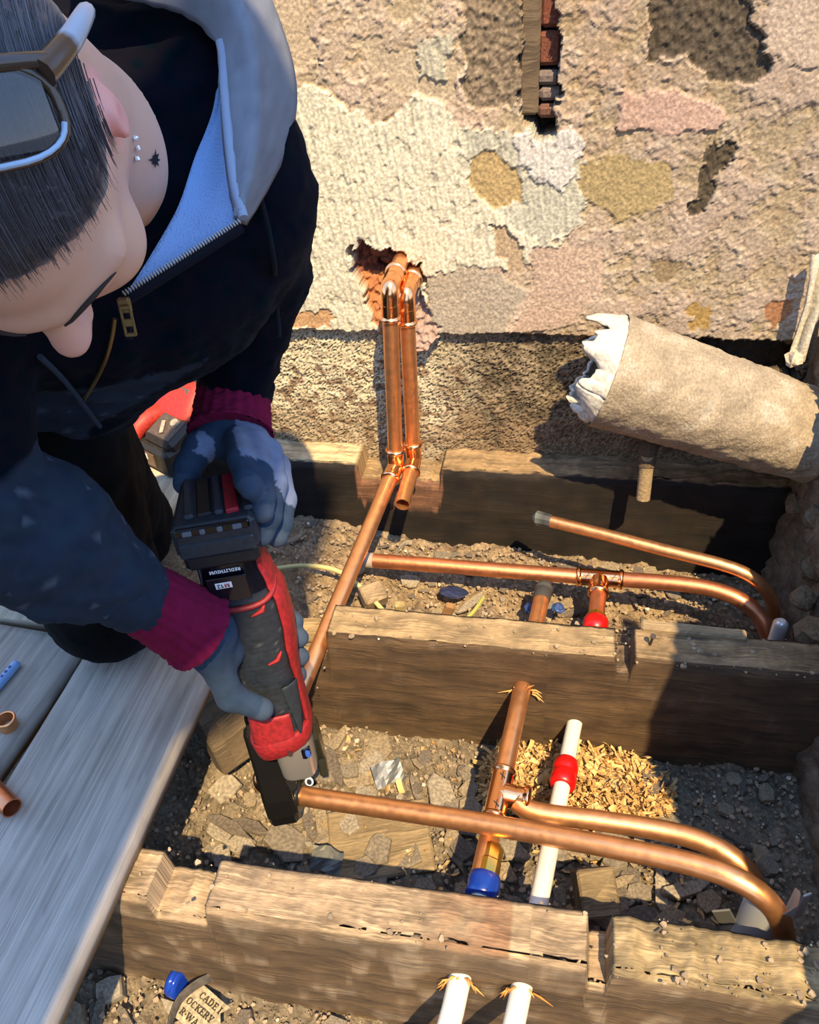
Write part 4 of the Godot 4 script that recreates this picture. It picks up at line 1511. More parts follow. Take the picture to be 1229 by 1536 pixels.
	var hairline := func(az: float) -> float:
		# polar angle from the crown down to which hair grows; az 0 is the front
		var c := cos(az)
		return lerpf(1.78, 1.03, clampf(c * 0.5 + 0.5, 0.0, 1.0)) + (0.26 * exp(-pow((absf(wrapf(az, -PI, PI)) - 1.15) / 0.35, 2.0))) + (0.3 if c < -0.3 else 0.0)
	var skull := func(az: float, po: float, off: float) -> Vector3:
		return hx * (hc + (hr + Vector3.ONE * off) * Vector3(sin(az) * sin(po), cos(po), cos(az) * sin(po)))
	var n := 96
	var rings := []
	for k in 40:
		var ring := PackedVector3Array()
		for j in n:
			var az := TAU * j / n
			var edge: float = hairline.call(az)
			var po: float = maxf(0.02, (edge - 0.07 + 0.05 * nb.get_noise_1d(az * 60.0)) * k / 39.0)
			var fine := 0.0016 * nb.get_noise_2d(az * 40.0, po * 5.0) + 0.0012 * nc.get_noise_2d(az * 90.0, po * 8.0)
			ring.append(skull.call(az, po, fine - 0.006 * pow(k / 39.0, 14.0)))
		rings.append(ring)
	loft(mb, rings, false)
	for k in mb.v.size():
		var l := hx.affine_inverse() * mb.v[k]
		mb.c[k] = Color(0.026, 0.024, 0.03) * (1.0 + 0.8 * nb.get_noise_2d(l.x * 260.0, l.z * 16.0))
	obj("hair", at_base(mb, base), hairm, root)
	var strands := MB.new()
	for k in 2600:
		var x := rng.randf_range(-0.98, 0.98)
		var z0 := rng.randf_range(-1.0, 0.5)
		var pts := []
		var rad := []
		var w := 0.0
		var len_ := rng.randf_range(0.5, 1.1)
		var lift := rng.randf_range(-0.0004, 0.0009)
		var fade := pow(rng.randf(), 1.2) * 0.42
		var c := Color(0.02, 0.018, 0.024).lerp(Color(0.085, 0.08, 0.1), pow(rng.randf(), 2.5))
		var cols := []
		var lat := asin(x)
		var a0 := asin(z0)
		for j in 8:
			var a := a0 + len_ * j / 7.0
			lat += 0.004 * nb.get_noise_2d(k * 3.0, j)
			var d := Vector3(sin(lat), cos(lat) * cos(a), cos(lat) * sin(a))
			var az := atan2(d.x, d.z)
			if acos(clampf(d.y, -1, 1)) > hairline.call(az) + 0.02 - fade:
				break
			pts.append(hx * (hc + (hr + Vector3.ONE * lift) * d))
			rad.append(0.0003 if j < 5 else 0.00012)
			cols.append(c)
		if pts.size() > 3:
			sweep(strands, pts, rad, 4, false, cols)
	tag(obj("hair_strands", at_base(strands, base), hairm, root), "", "", "", "stuff")
	# jacket
	var hip := Vector3(-0.6438, 0.5198, 0.6234)
	var chest := Vector3(-0.4293, 0.697, 0.6505)
	var SL := Vector3(-0.3321, 0.7177, 0.5975)
	var EL := Vector3(-0.3456, 0.6232, 0.5207)
	var WL := Vector3(-0.3977, 0.4654, 0.5459)
	var SR := Vector3(-0.5082, 0.7503, 0.8362)
	var ER := Vector3(-0.5161, 0.5559, 0.895)
	var WR := Vector3(-0.4167, 0.3904, 0.8251)
	var fwd := (BK * 0.6 + RT * 0.5 + DN * 0.3).normalized()
	var jk := [
		flat3(hip, chest, 0.14, 0.13, fwd, 0.8, 0.05),
		cap3(chest + RT * 0.03 - BK * 0.02, SL, 0.08, 0.072, 0.05),
		cap3(chest + RT * 0.03 - BK * 0.04, SR, 0.1, 0.085, 0.08),
		cap3(SL, EL, 0.07, 0.058, 0.03), cap3(EL, WL, 0.056, 0.043, 0.02),
		cap3(SR, ER, 0.085, 0.072, 0.03), cap3(ER, Vector3(-0.4719, 0.5011, 0.8578), 0.066, 0.064, 0.03), cap3(Vector3(-0.4719, 0.5011, 0.8578), WR, 0.064, 0.037, 0.02),
		cap3(Vector3(-0.4636, 0.8087, 0.5914), Vector3(-0.345, 0.8157, 0.5845), 0.09, 0.07, 0.05),
		cap3(Vector3(-0.3906, 0.7594, 0.5893), Vector3(-0.339, 0.7414, 0.5925), 0.08, 0.07, 0.05),
		cap3(Vector3(-0.4675, 0.4399, 0.8882), Vector3(-0.4521, 0.439, 0.8721), 0.02, 0.02, 0.03),
	]
	mb = nets(jk, Vector3(-1.05, 0.2, 0.25), Vector3(-0.05, 1.1, 1.15), 0.0085)
	folds(mb, 0.005, Vector3(9, 14, 11))
	folds(mb, 0.0018, Vector3(26, 18, 22))
	for k in mb.v.size():
		var p := mb.v[k]
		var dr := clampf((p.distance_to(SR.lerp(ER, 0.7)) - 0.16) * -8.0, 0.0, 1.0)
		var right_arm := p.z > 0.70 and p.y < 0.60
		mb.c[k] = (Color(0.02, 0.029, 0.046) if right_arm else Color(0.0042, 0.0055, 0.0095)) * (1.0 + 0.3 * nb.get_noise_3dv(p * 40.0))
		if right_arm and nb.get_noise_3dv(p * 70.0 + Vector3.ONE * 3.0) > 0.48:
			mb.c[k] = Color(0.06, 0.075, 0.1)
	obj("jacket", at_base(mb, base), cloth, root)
	# ribbed cuffs of the sleeves
	for q in [[WL.lerp(EL, 0.12), WL.lerp(EL, -0.02), 0.046, Color(0.008, 0.009, 0.013)], [WR.lerp(ER, 0.2), WR + (WR - ER) * 0.02, 0.04, Color(0.02, 0.027, 0.042)]]:
		mb = MB.new()
		var pts := []
		var rad := []
		for k in 12:
			pts.append((q[0] as Vector3).lerp(q[1], k / 11.0))
			rad.append(q[2] * (1.0 + 0.02 * sin(k * 1.7)) - (0.004 if k == 11 else 0.0))
		sweep(mb, pts, rad, 40)
		paint(mb, q[3], 0.2, 60.0)
		obj("sleeve_cuff", at_base(mb, base), knit, root)
	# hood lying open round the neck
	var A := [Vector3(-0.4141, 0.9278, 0.6921), Vector3(-0.3806, 0.904, 0.6778), Vector3(-0.3479, 0.8926, 0.6533), Vector3(-0.3179, 0.8789, 0.6379), Vector3(-0.2969, 0.8587, 0.6434), Vector3(-0.2907, 0.8282, 0.6675), Vector3(-0.2828, 0.7979, 0.6977), Vector3(-0.2716, 0.7716, 0.7304), Vector3(-0.2618, 0.7541, 0.7495)]
	var Bm := [Vector3(-0.4065, 0.9539, 0.6684), Vector3(-0.3674, 0.926, 0.6563), Vector3(-0.3312, 0.9089, 0.6357), Vector3(-0.2904, 0.8925, 0.6268), Vector3(-0.2691, 0.8634, 0.6397), Vector3(-0.2624, 0.8264, 0.6625), Vector3(-0.2605, 0.797, 0.6867), Vector3(-0.26, 0.7726, 0.7177), Vector3(-0.2627, 0.7518, 0.7449)]
	var Bo := [Vector3(-0.4446, 0.9748, 0.5537), Vector3(-0.3981, 0.9398, 0.5458), Vector3(-0.3528, 0.9213, 0.5244), Vector3(-0.3021, 0.8877, 0.5143), Vector3(-0.2766, 0.8419, 0.5335), Vector3(-0.2638, 0.8033, 0.5629), Vector3(-0.2637, 0.7741, 0.6006), Vector3(-0.267, 0.7546, 0.6575), Vector3(-0.2674, 0.7448, 0.732)]
	A = spline(A, 5)
	Bm = spline(Bm, 5)
	Bo = spline(Bo, 5)
	var rows := []
	for k in A.size():
		var row := []
		for j in 15:
			var t := j / 14.0
			var p: Vector3 = (A[k] as Vector3).lerp(Bm[k], minf(t * 2.0, 1.0)).lerp((Bm[k] as Vector3).lerp(Bo[k], maxf(t * 2.0 - 1.0, 0.0)), smoothstep(0.2, 0.8, t))
			p += BK * (0.012 * sin(t * PI) + 0.003 * na.get_noise_2d(k * 0.5, j * 0.4))
			row.append(p)
		rows.append(row)
	mb = MB.new()
	sheet(mb, rows, 0.007)
	paint(mb, Color(0.17, 0.185, 0.215), 0.25, 50.0)
	obj("hood", at_base(mb, base), cloth, root)
	mb = MB.new()
	var seam := []
	for k in range(20, A.size()):
		seam.append((A[k] as Vector3) + BK * 0.006 + RT * 0.004)
	sweep(mb, seam, same(0.0042, seam.size()), 10)
	paint(mb, Color(0.24, 0.29, 0.38), 0.1)
	obj("hood_seam", at_base(mb, base), cloth, root)
	var lc := [Vector3(-0.3023, 0.8474, 0.6276), Vector3(-0.3046, 0.8153, 0.655), Vector3(-0.3156, 0.7854, 0.6893), Vector3(-0.3173, 0.7607, 0.7369), Vector3(-0.3218, 0.7441, 0.785), Vector3(-0.33, 0.7276, 0.8298)]
	var rc := [Vector3(-0.2915, 0.8512, 0.6484), Vector3(-0.2898, 0.824, 0.6709), Vector3(-0.2828, 0.7979, 0.6977), Vector3(-0.2744, 0.7769, 0.7227), Vector3(-0.2675, 0.7639, 0.7386), Vector3(-0.2612, 0.7536, 0.7497)]
	lc = spline(lc, 6)
	rc = spline(rc, 6)
	rows = []
	for k in lc.size():
		var row := []
		for j in 12:
			var t := j / 11.0
			row.append((lc[k] as Vector3).lerp(rc[k], t) - BK * 0.010 * sin(t * PI))
		rows.append(row)
	mb = MB.new()
	sheet(mb, rows, 0.004)
	paint(mb, Color(0.2, 0.32, 0.54), 0.06)
	var lin := cloth.duplicate()
	lin.normal_scale = 0.9
	lin.uv1_scale = Vector3.ONE * 6.0
	tag(obj("hood_lining", at_base(mb, base), lin, root), "pale blue waffle-knit lining of the hood")
	# zip
	var za := Vector3(-0.2591, 0.7542, 0.7541)
	var zb := Vector3(-0.3278, 0.7294, 0.8358)
	mb = MB.new()
	sweep(mb, [za + DN * 0.004, zb + DN * 0.004, zb + DN * 0.03 - BK * 0.01], [0.0045, 0.0045, 0.003], 8)
	paint(mb, Color(0.01, 0.011, 0.014))
	obj("zip_tape", at_base(mb, base), cloth, root)
	mb = MB.new()
	var zd := (zb - za).normalized()
	for k in 44:
		chamfer(mb, Transform3D(Basis(zd, BK, zd.cross(BK)).orthonormalized(), za.lerp(zb, (k + 0.5) / 44.0) + BK * 0.004), Vector3(0.0013, 0.003, 0.0042), 0.0004)
	tag(obj("zip_teeth", at_base(mb, base), M.steel, root), "", "", "", "stuff")
	mb = MB.new()
	var pd := (Vector3(-0.3253, 0.704, 0.8459) - Vector3(-0.3259, 0.728, 0.8418)).normalized()
	var pb := Basis(pd.cross(BK).normalized(), pd, BK).orthonormalized()
	var pc := Vector3(-0.3221, 0.7282, 0.8487)
	chamfer(mb, Transform3D(pb, pc), Vector3(0.009, 0.011, 0.006), 0.001)
	obj("zip_slider", at_base(mb, base), M.zip_brass, root)
	mb = MB.new()
	pc = Vector3(-0.3189, 0.719, 0.8557)
	for s in [-1, 1]:
		chamfer(mb, Transform3D(pb, pc + pb.x * 0.0036 * s), Vector3(0.002, 0.022, 0.0022), 0.0006)
	for s in [-1, 0.1, 1]:
		chamfer(mb, Transform3D(pb, pc + pb.y * 0.01 * s), Vector3(0.0088, 0.003 if absf(s) > 0.5 else 0.006, 0.0022), 0.0006)
	tag(obj("zip_pull", at_base(mb, base), M.zip_brass, root), "dull brass zip pull", "", "", "stuff")
	var track := []
	for q in [Vector3(-0.537, 0.5538, 0.5305), Vector3(-0.5388, 0.5373, 0.5447), Vector3(-0.5436, 0.5192, 0.561), Vector3(-0.5517, 0.5031, 0.5763), Vector3(-0.5607, 0.4896, 0.5898), Vector3(-0.5699, 0.4773, 0.6022)]:
		track.append(meet(jk, EYE, q, 0.004))
	mb = MB.new()
	sweep(mb, spline(track, 5), same(0.002, track.size() * 5 - 4), 8)
	tag(obj("zip_track", at_base(mb, base), M.zip_brass, root), "closed lower zip")
	for cord in [[Vector3(-0.3731, 0.6526, 0.4097), Vector3(-0.3611, 0.6211, 0.4333), Vector3(-0.3523, 0.5899, 0.4575)], [Vector3(-0.6222, 0.5243, 0.575), Vector3(-0.5888, 0.4975, 0.5896), Vector3(-0.5462, 0.4549, 0.6155)]]:
		var pts := []
		for q in cord:
			pts.append(meet(jk, EYE, q, 0.006))
		if cord[0].x > Vector3(-0.524, 0.6623, 0.4365).x:
			pts.append_array([Vector3(-0.3076, 0.6155, 0.5847), Vector3(-0.3031, 0.5947, 0.6011), Vector3(-0.3005, 0.5799, 0.6129)])
		mb = MB.new()
		pts = spline(pts, 5)
		sweep(mb, pts, same(0.0026, pts.size()), 8)
		paint(mb, Color(0.012, 0.014, 0.018) if cord[0].x > Vector3(-0.524, 0.6623, 0.4365).x else Color(0.03, 0.04, 0.06))
		obj("drawstring", at_base(mb, base), cloth, root)
	# trousers, kneeling on the planks
	var kr := Vector3(-0.66, 0.114, 0.585)
	var kl := Vector3(-0.72, 0.115, 0.42)
	var tr := [
		cap3(Vector3(-0.6211, 0.5054, 0.6567), kr, 0.12, 0.086, 0.03), cap3(kr, Vector3(-0.99, 0.1, 0.38), 0.082, 0.055, 0.03),
		cap3(Vector3(-0.6307, 0.4849, 0.61), kl, 0.1, 0.085, 0.03), cap3(kl, Vector3(-0.98, 0.1, 0.2), 0.08, 0.055, 0.03),
		cap3(Vector3(-0.99, 0.1, 0.38), Vector3(-1.08, 0.075, 0.34), 0.05, 0.04, 0.03), cap3(Vector3(-0.98, 0.1, 0.2), Vector3(-1.07, 0.075, 0.16), 0.05, 0.04, 0.03),
	]
	mb = nets(tr, Vector3(-1.2, -0.02, 0.05), Vector3(-0.35, 0.7, 0.85), 0.01)
	folds(mb, 0.004, Vector3(14, 9, 14))
	for k in mb.v.size():
		mb.v[k].y = maxf(mb.v[k].y, 0.031)
	paint(mb, Color(0.0045, 0.005, 0.007), 0.35)
	obj("trousers", at_base(mb, base), cloth, root)
	# gloves
	var slate := Color(0.028, 0.047, 0.08)
	var grey := Color(0.15, 0.185, 0.27)
	var left := {
		"wrist": Vector3(-0.4023, 0.4531, 0.5572), "palm": [Vector3(-0.3871, 0.4416, 0.5899), Vector3(-0.3645, 0.4323, 0.6123), Vector3(-0.3435, 0.4201, 0.6177)],
		"fingers": [
			[Vector3(-0.3653, 0.457, 0.6316), Vector3(-0.3374, 0.4733, 0.6909), Vector3(-0.3213, 0.4699, 0.7205), Vector3(-0.3151, 0.4651, 0.7285)],
			[Vector3(-0.3437, 0.4561, 0.6339), Vector3(-0.3188, 0.4609, 0.6904), Vector3(-0.309, 0.4476, 0.7192), Vector3(-0.3079, 0.435, 0.7295)],
			[Vector3(-0.3291, 0.4441, 0.634), Vector3(-0.3108, 0.4339, 0.6781), Vector3(-0.3092, 0.4151, 0.7133), Vector3(-0.3157, 0.3998, 0.7276)],
			[Vector3(-0.324, 0.4218, 0.6316), Vector3(-0.3075, 0.4036, 0.6695), Vector3(-0.3063, 0.3897, 0.6942), Vector3(-0.3091, 0.3783, 0.7044)]],
		"thumb": [Vector3(-0.3999, 0.442, 0.6057), Vector3(-0.416, 0.4415, 0.6298), Vector3(-0.4211, 0.4341, 0.657), Vector3(-0.4222, 0.4225, 0.6736)], "back": RT * 0.9 - DN * 0.5, "mix": 0.3}
	var right := {
		"wrist": Vector3(-0.3952, 0.3562, 0.8223), "palm": [Vector3(-0.3781, 0.3103, 0.7972), Vector3(-0.3723, 0.2688, 0.7843), Vector3(-0.3776, 0.2567, 0.7427)],
		"fingers": [
			[Vector3(-0.3872, 0.2632, 0.6997), Vector3(-0.3735, 0.2191, 0.6606), Vector3(-0.3351, 0.2107, 0.672), Vector3(-0.3178, 0.223, 0.6908)],
			[Vector3(-0.385, 0.2335, 0.7109), Vector3(-0.3664, 0.1878, 0.6719), Vector3(-0.3252, 0.1923, 0.6852), Vector3(-0.31, 0.207, 0.7024)],
			[Vector3(-0.3794, 0.2139, 0.7259), Vector3(-0.3663, 0.1625, 0.6865), Vector3(-0.3267, 0.1661, 0.6942), Vector3(-0.3106, 0.1812, 0.7109)],
			[Vector3(-0.3778, 0.1947, 0.7417), Vector3(-0.3661, 0.1362, 0.7019), Vector3(-0.33, 0.1424, 0.7082), Vector3(-0.3154, 0.156, 0.7199)]],
		"thumb": [Vector3(-0.3742, 0.3335, 0.8034), Vector3(-0.369, 0.286, 0.8089), Vector3(-0.3587, 0.2225, 0.8133), Vector3(-0.3281, 0.1928, 0.8047)], "back": -RT * 0.6 - BK * 0.6, "mix": 0.95}
	for g in [left, right]:
		var pr := []
		var P: Array = g.palm
		pr.append(cap3((g.wrist as Vector3).lerp(P[0], 0.5), P[0], 0.03, 0.035, 0.02))
		pr.append(cap3(P[0], P[1], 0.03, 0.025, 0.015))
		pr.append(cap3(P[1], P[2], 0.025, 0.022, 0.015))
		for f in g.fingers:
			pr.append(cap3(P[1], f[0], 0.018, 0.0148, 0.01))
			for k in 3:
				pr.append(cap3(f[k], f[k + 1], [0.0148, 0.0142, 0.0136][k], [0.0142, 0.0136, 0.0125][k], 0.005))
		var th: Array = g.thumb
		pr.append(cap3(P[0], th[0], 0.028, 0.022, 0.015))
		for k in 3:
			pr.append(cap3(th[k], th[k + 1], [0.021, 0.019, 0.0155][k], [0.019, 0.016, 0.0135][k], 0.008))
		var c: Vector3 = P[1]
		mb = nets(pr, c - Vector3.ONE * 0.17, c + Vector3.ONE * 0.17, 0.003)
		var nn := mb.normals()
		for k in mb.v.size():
			var p := mb.v[k]
			var tipd := 1.0
			for f in g.fingers:
				tipd = minf(tipd, minf(p.distance_to(f[3]) - 0.012, p.distance_to(f[2]) + 0.002))
			tipd = minf(tipd, p.distance_to(th[3]) - 0.012)
			var b: float = nn[k].dot((g.back as Vector3).normalized())
			var isback: bool = b > g.mix + 0.3 * nb.get_noise_3dv(p * 24.0) and tipd > 0.026
			mb.c[k] = (grey if isback else slate) * (1.0 + 0.2 * nb.get_noise_3dv(p * 60.0))
			if not isback and tipd < 0.004:
				mb.c[k] = mb.c[k].lerp(Color(0.2, 0.23, 0.28), 0.1)
		tag(obj("glove", at_base(mb, base), knit, root), "slate-coated knit work glove")
	for q in [[Vector3(-0.3986, 0.4667, 0.545), Vector3(-0.3896, 0.4403, 0.5981), 0.044, 0.048], [Vector3(-0.4196, 0.3922, 0.8243), Vector3(-0.3792, 0.3202, 0.8025), 0.037, 0.044]]:
		mb = MB.new()
		var pts := []
		var rad := []
		for k in 24:
			pts.append((q[0] as Vector3).lerp(q[1], k / 23.0))
			rad.append(lerpf(q[2], q[3], k / 23.0) + 0.0006 * sin(k * 2.1) + (0.003 if k > 21 else 0.0))
		sweep(mb, pts, rad, 88)
		for k in mb.v.size():
			mb.v[k] += (mb.v[k] - (pts[mini(k / 88, 23)] as Vector3)) * 0.016 * (1.0 if k % 4 < 2 else -1.0)
		folds(mb, 0.002, Vector3(40, 40, 40))
		paint(mb, Color(0.15, 0.01, 0.036), 0.25, 50.0)
		tag(obj("glove_cuff", at_base(mb, base), knit, root), "maroon ribbed glove cuff")
	# ear jewellery and neck tattoo
	mb = MB.new()
	var ear := hx * Vector3(0.086, -0.03, -0.004)
	for k in 3:
		var b := lump(400 + k, Vector3.ONE * 0.0042, 5)
		for j in b.v.size():
			b.v[j] += meet(sk, EYE, [Vector3(-0.5255, 0.7189, 0.3894), Vector3(-0.5224, 0.7101, 0.396), Vector3(-0.5224, 0.7003, 0.4043)][k], 0.0015)
		mb.add(b)
	mb.flat()
	tag(obj("earring", at_base(mb, base), M.foil, root), "sparkling stud earrings", "", "", "stuff")
	mb = MB.new()
	var leaf := [Vector3(-0.5097, 0.6983, 0.403), Vector3(-0.5038, 0.7028, 0.3979), Vector3(-0.5012, 0.7088, 0.3923), Vector3(-0.4968, 0.7036, 0.3956), Vector3(-0.4948, 0.6973, 0.4004), Vector3(-0.4958, 0.6912, 0.4057), Vector3(-0.5004, 0.6897, 0.4081), Vector3(-0.5039, 0.6936, 0.4056)]
	var mid := meet(sk, EYE, Vector3(-0.5011, 0.6977, 0.4015), 0.0006)
	var ci := mb.vert(mid)
	for k in 16:
		var p: Vector3 = (leaf[k / 2] as Vector3).lerp(leaf[(k / 2 + 1) % 8], 0.5 * (k % 2))
		mb.vert(meet(sk, EYE, p.lerp(Vector3(-0.5011, 0.6977, 0.4015), 0.45 if k % 2 else 0.0), 0.0006))
	for k in 16:
		mb.tri(ci, ci + 1 + k, ci + 1 + (k + 1) % 16)
	tag(obj("tattoo", at_base(mb, base), M.ink, root), "small dark leaf-shaped neck tattoo")
	# safety glasses pushed up on the hair
	var gl := thing("safety_glasses", "brown-framed safety glasses pushed up on the worker's hair", "glasses", hx * Vector3(0.03, 0.135, -0.02))
	var gb := gl.position
	var surf := func(x: float, z: float, off: float) -> Vector3:
		var r := hr + Vector3(0.012, 0.008, 0.012)
		var q := maxf(1.0 - pow(x / r.x, 2) - pow((z - hc.z) / r.z, 2), 0.03)
		return hx * Vector3(x, hc.y + r.y * sqrt(q) + off, z)
	for s in [-1, 1]:
		var loop := []
		for k in 33:
			var an := TAU * k / 32.0
			var x: float = 0.036 + 0.031 * signf(cos(an)) * pow(absf(cos(an)), 0.7)
			var z: float = -0.004 + (0.02 if sin(an) > 0 else 0.022) * signf(sin(an)) * pow(absf(sin(an)), 0.8)
			loop.append(surf.call(x * s, z, 0.004))
		mb = MB.new()
		sweep(mb, loop, same(0.0024, 33), 10, false)
		paint(mb, Color(0.05, 0.032, 0.022))
		obj("lens_frame", at_base(mb, gb), M.glossy, gl)
		var inner := []
		mb = MB.new()
		sweep(mb, loop.slice(1, 14), same(0.0016, 13), 8)
		for k in mb.v.size():
			mb.v[k] += U * 0.0016
		paint(mb, Color(0.3, 0.4, 0.52))
		tag(obj("rim_trim", at_base(mb, gb), M.glossy, gl), "pale blue trim on the lens rim")
		mb = MB.new()
		var rowsg := []
		for a in 5:
			var row := []
			for b in 7:
				row.append(surf.call(s * (0.009 + 0.054 * b / 6.0), -0.022 + 0.034 * a / 4.0, 0.0055))
			rowsg.append(row)
		sheet(mb, rowsg, 0.0015)
		obj("lens", at_base(mb, gb), M.lens, gl)
		mb = MB.new()
		var temple := spline([surf.call(0.064 * s, -0.02, 0.004), surf.call(0.078 * s, -0.035, 0.0), hx * Vector3(0.087 * s, 0.055, -0.052), hx * Vector3(0.084 * s, 0.012, -0.062)], 6)
		var tr2 := []
		var tcol := []
		for k in temple.size():
			tr2.append(0.0075 - 0.004 * k / temple.size())
			tcol.append(Color(0.06, 0.038, 0.026) if k < 6 else Color(0.3, 0.38, 0.46))
		sweep(mb, temple, tr2, 10, true, tcol)
		obj("temple", at_base(mb, gb), M.glossy, gl)
	mb = MB.new()
	var bar := []
	for k in 15:
		bar.append(surf.call(lerpf(-0.07, 0.07, k / 14.0), -0.026, 0.005))
	sweep(mb, bar, same(0.0042, 15), 10)
	paint(mb, Color(0.06, 0.04, 0.03))
	obj("brow_bar", at_base(mb, gb), M.glossy, gl)
	mb = MB.new()
	bar = []
	for k in 9:
		bar.append(surf.call(lerpf(-0.02, 0.045, k / 8.0), -0.031, 0.0085))
	sweep(mb, bar, same(0.0022, 9), 8)
	paint(mb, Color(0.42, 0.52, 0.66))
	tag(obj("rim_trim", at_base(mb, gb), M.glossy, gl), "pale blue trim on the brow bar")

# polygon in the y-z plane given as (y, z), thickened along x between x0 and x1 with bevelled rims
func plate(mb: MB, poly: PackedVector2Array, x0: float, x1: float, b: float, f: Transform3D, col := Color.WHITE) -> void:
	if Geometry2D.is_polygon_clockwise(poly):
		poly.reverse()
	var small: PackedVector2Array = poly
	var off := Geometry2D.offset_polygon(poly, -b)
	var o := MB.new()
	var rings := []
	var c := Vector2.ZERO
	for q in poly:
		c += q / poly.size()
	for e in [[x0, 1], [x0 + b, 0], [x1 - b, 0], [x1, 1]]:
		var ring := PackedVector3Array()
		for k in poly.size():
			var q := poly[k]
			if e[1] == 1:
				var n := (poly[(k + 1) % poly.size()] - poly[k - 1]).normalized().orthogonal()
				q += n * b if inside(q + n * b * 0.5, poly) else -n * b
			ring.append(f * Vector3(e[0], q.x, q.y))
		rings.append(ring)
	loft(o, rings, false)
	var idx := Geometry2D.triangulate_polygon(poly)
	for e in [0, 3]:
		var s := o.v.size()
		for p in rings[e]:
			o.vert(p)
		for k in range(0, idx.size(), 3):
			if e == 0:
				o.tri(s + idx[k], s + idx[k + 1], s + idx[k + 2])
			else:
				o.tri(s + idx[k], s + idx[k + 2], s + idx[k + 1])
	if o.volume() < 0.0:
		o.flip()
	o.flat()
	for k in o.c.size():
		o.c[k] = col
	mb.add(o)

func build_tool() -> void:
	var T := Vector3(-0.3622, 0.444, 0.7278)
	var N := Vector3(-0.3351, 0.0791, 0.7624)
	var d := (N - T).normalized()
	var X := (Vector3(0.9826, -0.063, -0.1745) - d * Vector3(0.9826, -0.063, -0.1745).dot(d)).normalized()
	X = X.rotated(d, -0.12)
	var root := thing("press_tool", "red and black cordless press tool held upright, its black jaws on the copper pipe", "tool", T)
	root.basis = Basis(X, -d, X.cross(-d))
	var I := Transform3D.IDENTITY
	var dark := Color(0.022, 0.03, 0.042)
	var black := Color(0.009, 0.011, 0.015)
	var red := Color(0.42, 0.018, 0.022)
	var mb := MB.new()
	# battery: flat-topped block with a stepped rim
	chamfer(mb, Transform3D(Basis(), Vector3(0, -0.022, -0.012)), Vector3(0.088, 0.04, 0.108), 0.006, dark)
	var bat := obj("battery", mb, M.rubber, root)
	mb = MB.new()
	chamfer(mb, Transform3D(Basis(), Vector3(0, -0.05, 0)), Vector3(0.08, 0.022, 0.078), 0.005, black)
	obj("battery_skirt", mb, M.rubber, bat)
	mb = MB.new()
	chamfer(mb, Transform3D(Basis(Vector3.UP, 0.12), Vector3(-0.012, -0.0025, -0.014)), Vector3(0.016, 0.008, 0.078), 0.002, Color(0.004, 0.004, 0.005))
	obj("slot", mb, M.rubber, bat)
	mb = MB.new()
	chamfer(mb, Transform3D(Basis(Vector3.UP, 0.12), Vector3(0.017, -0.0015, -0.014)), Vector3(0.014, 0.008, 0.08), 0.0015, Color(0.5, 0.01, 0.025))
	obj("red_stripe", mb, M.rubber, bat)
	for x in [-0.029, 0.003, 0.034]:
		mb = MB.new()
		chamfer(mb, Transform3D(Basis(Vector3.UP, 0.12), Vector3(x, -0.0012, -0.015)), Vector3(0.011, 0.007, 0.082), 0.0025, dark * 1.25)
		obj("rib", mb, M.rubber, bat)
	mb = MB.new()
	chamfer(mb, Transform3D(Basis(), Vector3(0, -0.008, 0.041)), Vector3(0.078, 0.01, 0.006), 0.002, Color(0.004, 0.004, 0.005))
	obj("latch_groove", mb, M.glossy, bat)
	for x in [-0.026, -0.01, 0.008, 0.026]:
		mb = MB.new()
		chamfer(mb, Transform3D(Basis(), Vector3(x, -0.008, 0.0445)), Vector3(0.006 if absf(x) < 0.02 else 0.01, 0.006, 0.003), 0.001, Color(0.1, 0.12, 0.15))
		obj("rivet", mb, M.glossy, bat)
	mb = MB.new()
	chamfer(mb, Transform3D(Basis(), Vector3(0, -0.031, 0.042)), Vector3(0.08, 0.018, 0.004), 0.0018, dark * 1.2)
	obj("front_band", mb, M.rubber, bat)
	# body sections
	var sec := [[0.056, 0.034, 0.032, 0.0], [0.075, 0.034, 0.032, 0.0], [0.1, 0.037, 0.034, 0.002], [0.13, 0.043, 0.037, 0.004], [0.165, 0.0445, 0.037, 0.004], [0.2, 0.042, 0.0355, 0.004], [0.235, 0.0375, 0.034, 0.004], [0.27, 0.035, 0.033, 0.004], [0.3, 0.035, 0.033, 0.004], [0.33, 0.036, 0.034, 0.003], [0.352, 0.035, 0.034, 0.002], [0.365, 0.03, 0.03, 0.0]]
	var at := func(s: float, ang: float, off: float) -> Vector3:
		var k := 0
		while k < sec.size() - 2 and sec[k + 1][0] < s:
			k += 1
		var t := clampf((s - sec[k][0]) / (sec[k + 1][0] - sec[k][0]), 0.0, 1.0)
		t = t * t * (3.0 - 2.0 * t)
		var w := lerpf(sec[k][1], sec[k + 1][1], t) + off
		var z := lerpf(sec[k][2], sec[k + 1][2], t) + off
		var c := cos(ang)
		var s1 := sin(ang)
		return Vector3(lerpf(sec[k][3], sec[k + 1][3], t) + w * signf(c) * pow(absf(c), 0.75), -s, z * signf(s1) * pow(absf(s1), 0.75))
	var rings := []
	for k in 80:
		var s := lerpf(0.056, 0.365, k / 79.0)
		var ring := PackedVector3Array()
		for j in 56:
			var an := TAU * j / 56
			var rib := 0.0
			if s > 0.17 and s < 0.29 and cos(an) < 0.5:
				rib = 0.0007 * sin(s * 900.0)
			ring.append(at.call(s, an, rib))
		rings.append(ring)
	mb = MB.new()
	loft(mb, rings)
	for k in mb.v.size():
		mb.c[k] = dark * (1.0 + 0.3 * nb.get_noise_3dv(mb.v[k] * 60.0))
		if nb.get_noise_3dv(mb.v[k] * Vector3(120, 260, 120) + Vector3.ONE * 5.0) > 0.5:
			mb.c[k] = Color(0.09, 0.1, 0.115)
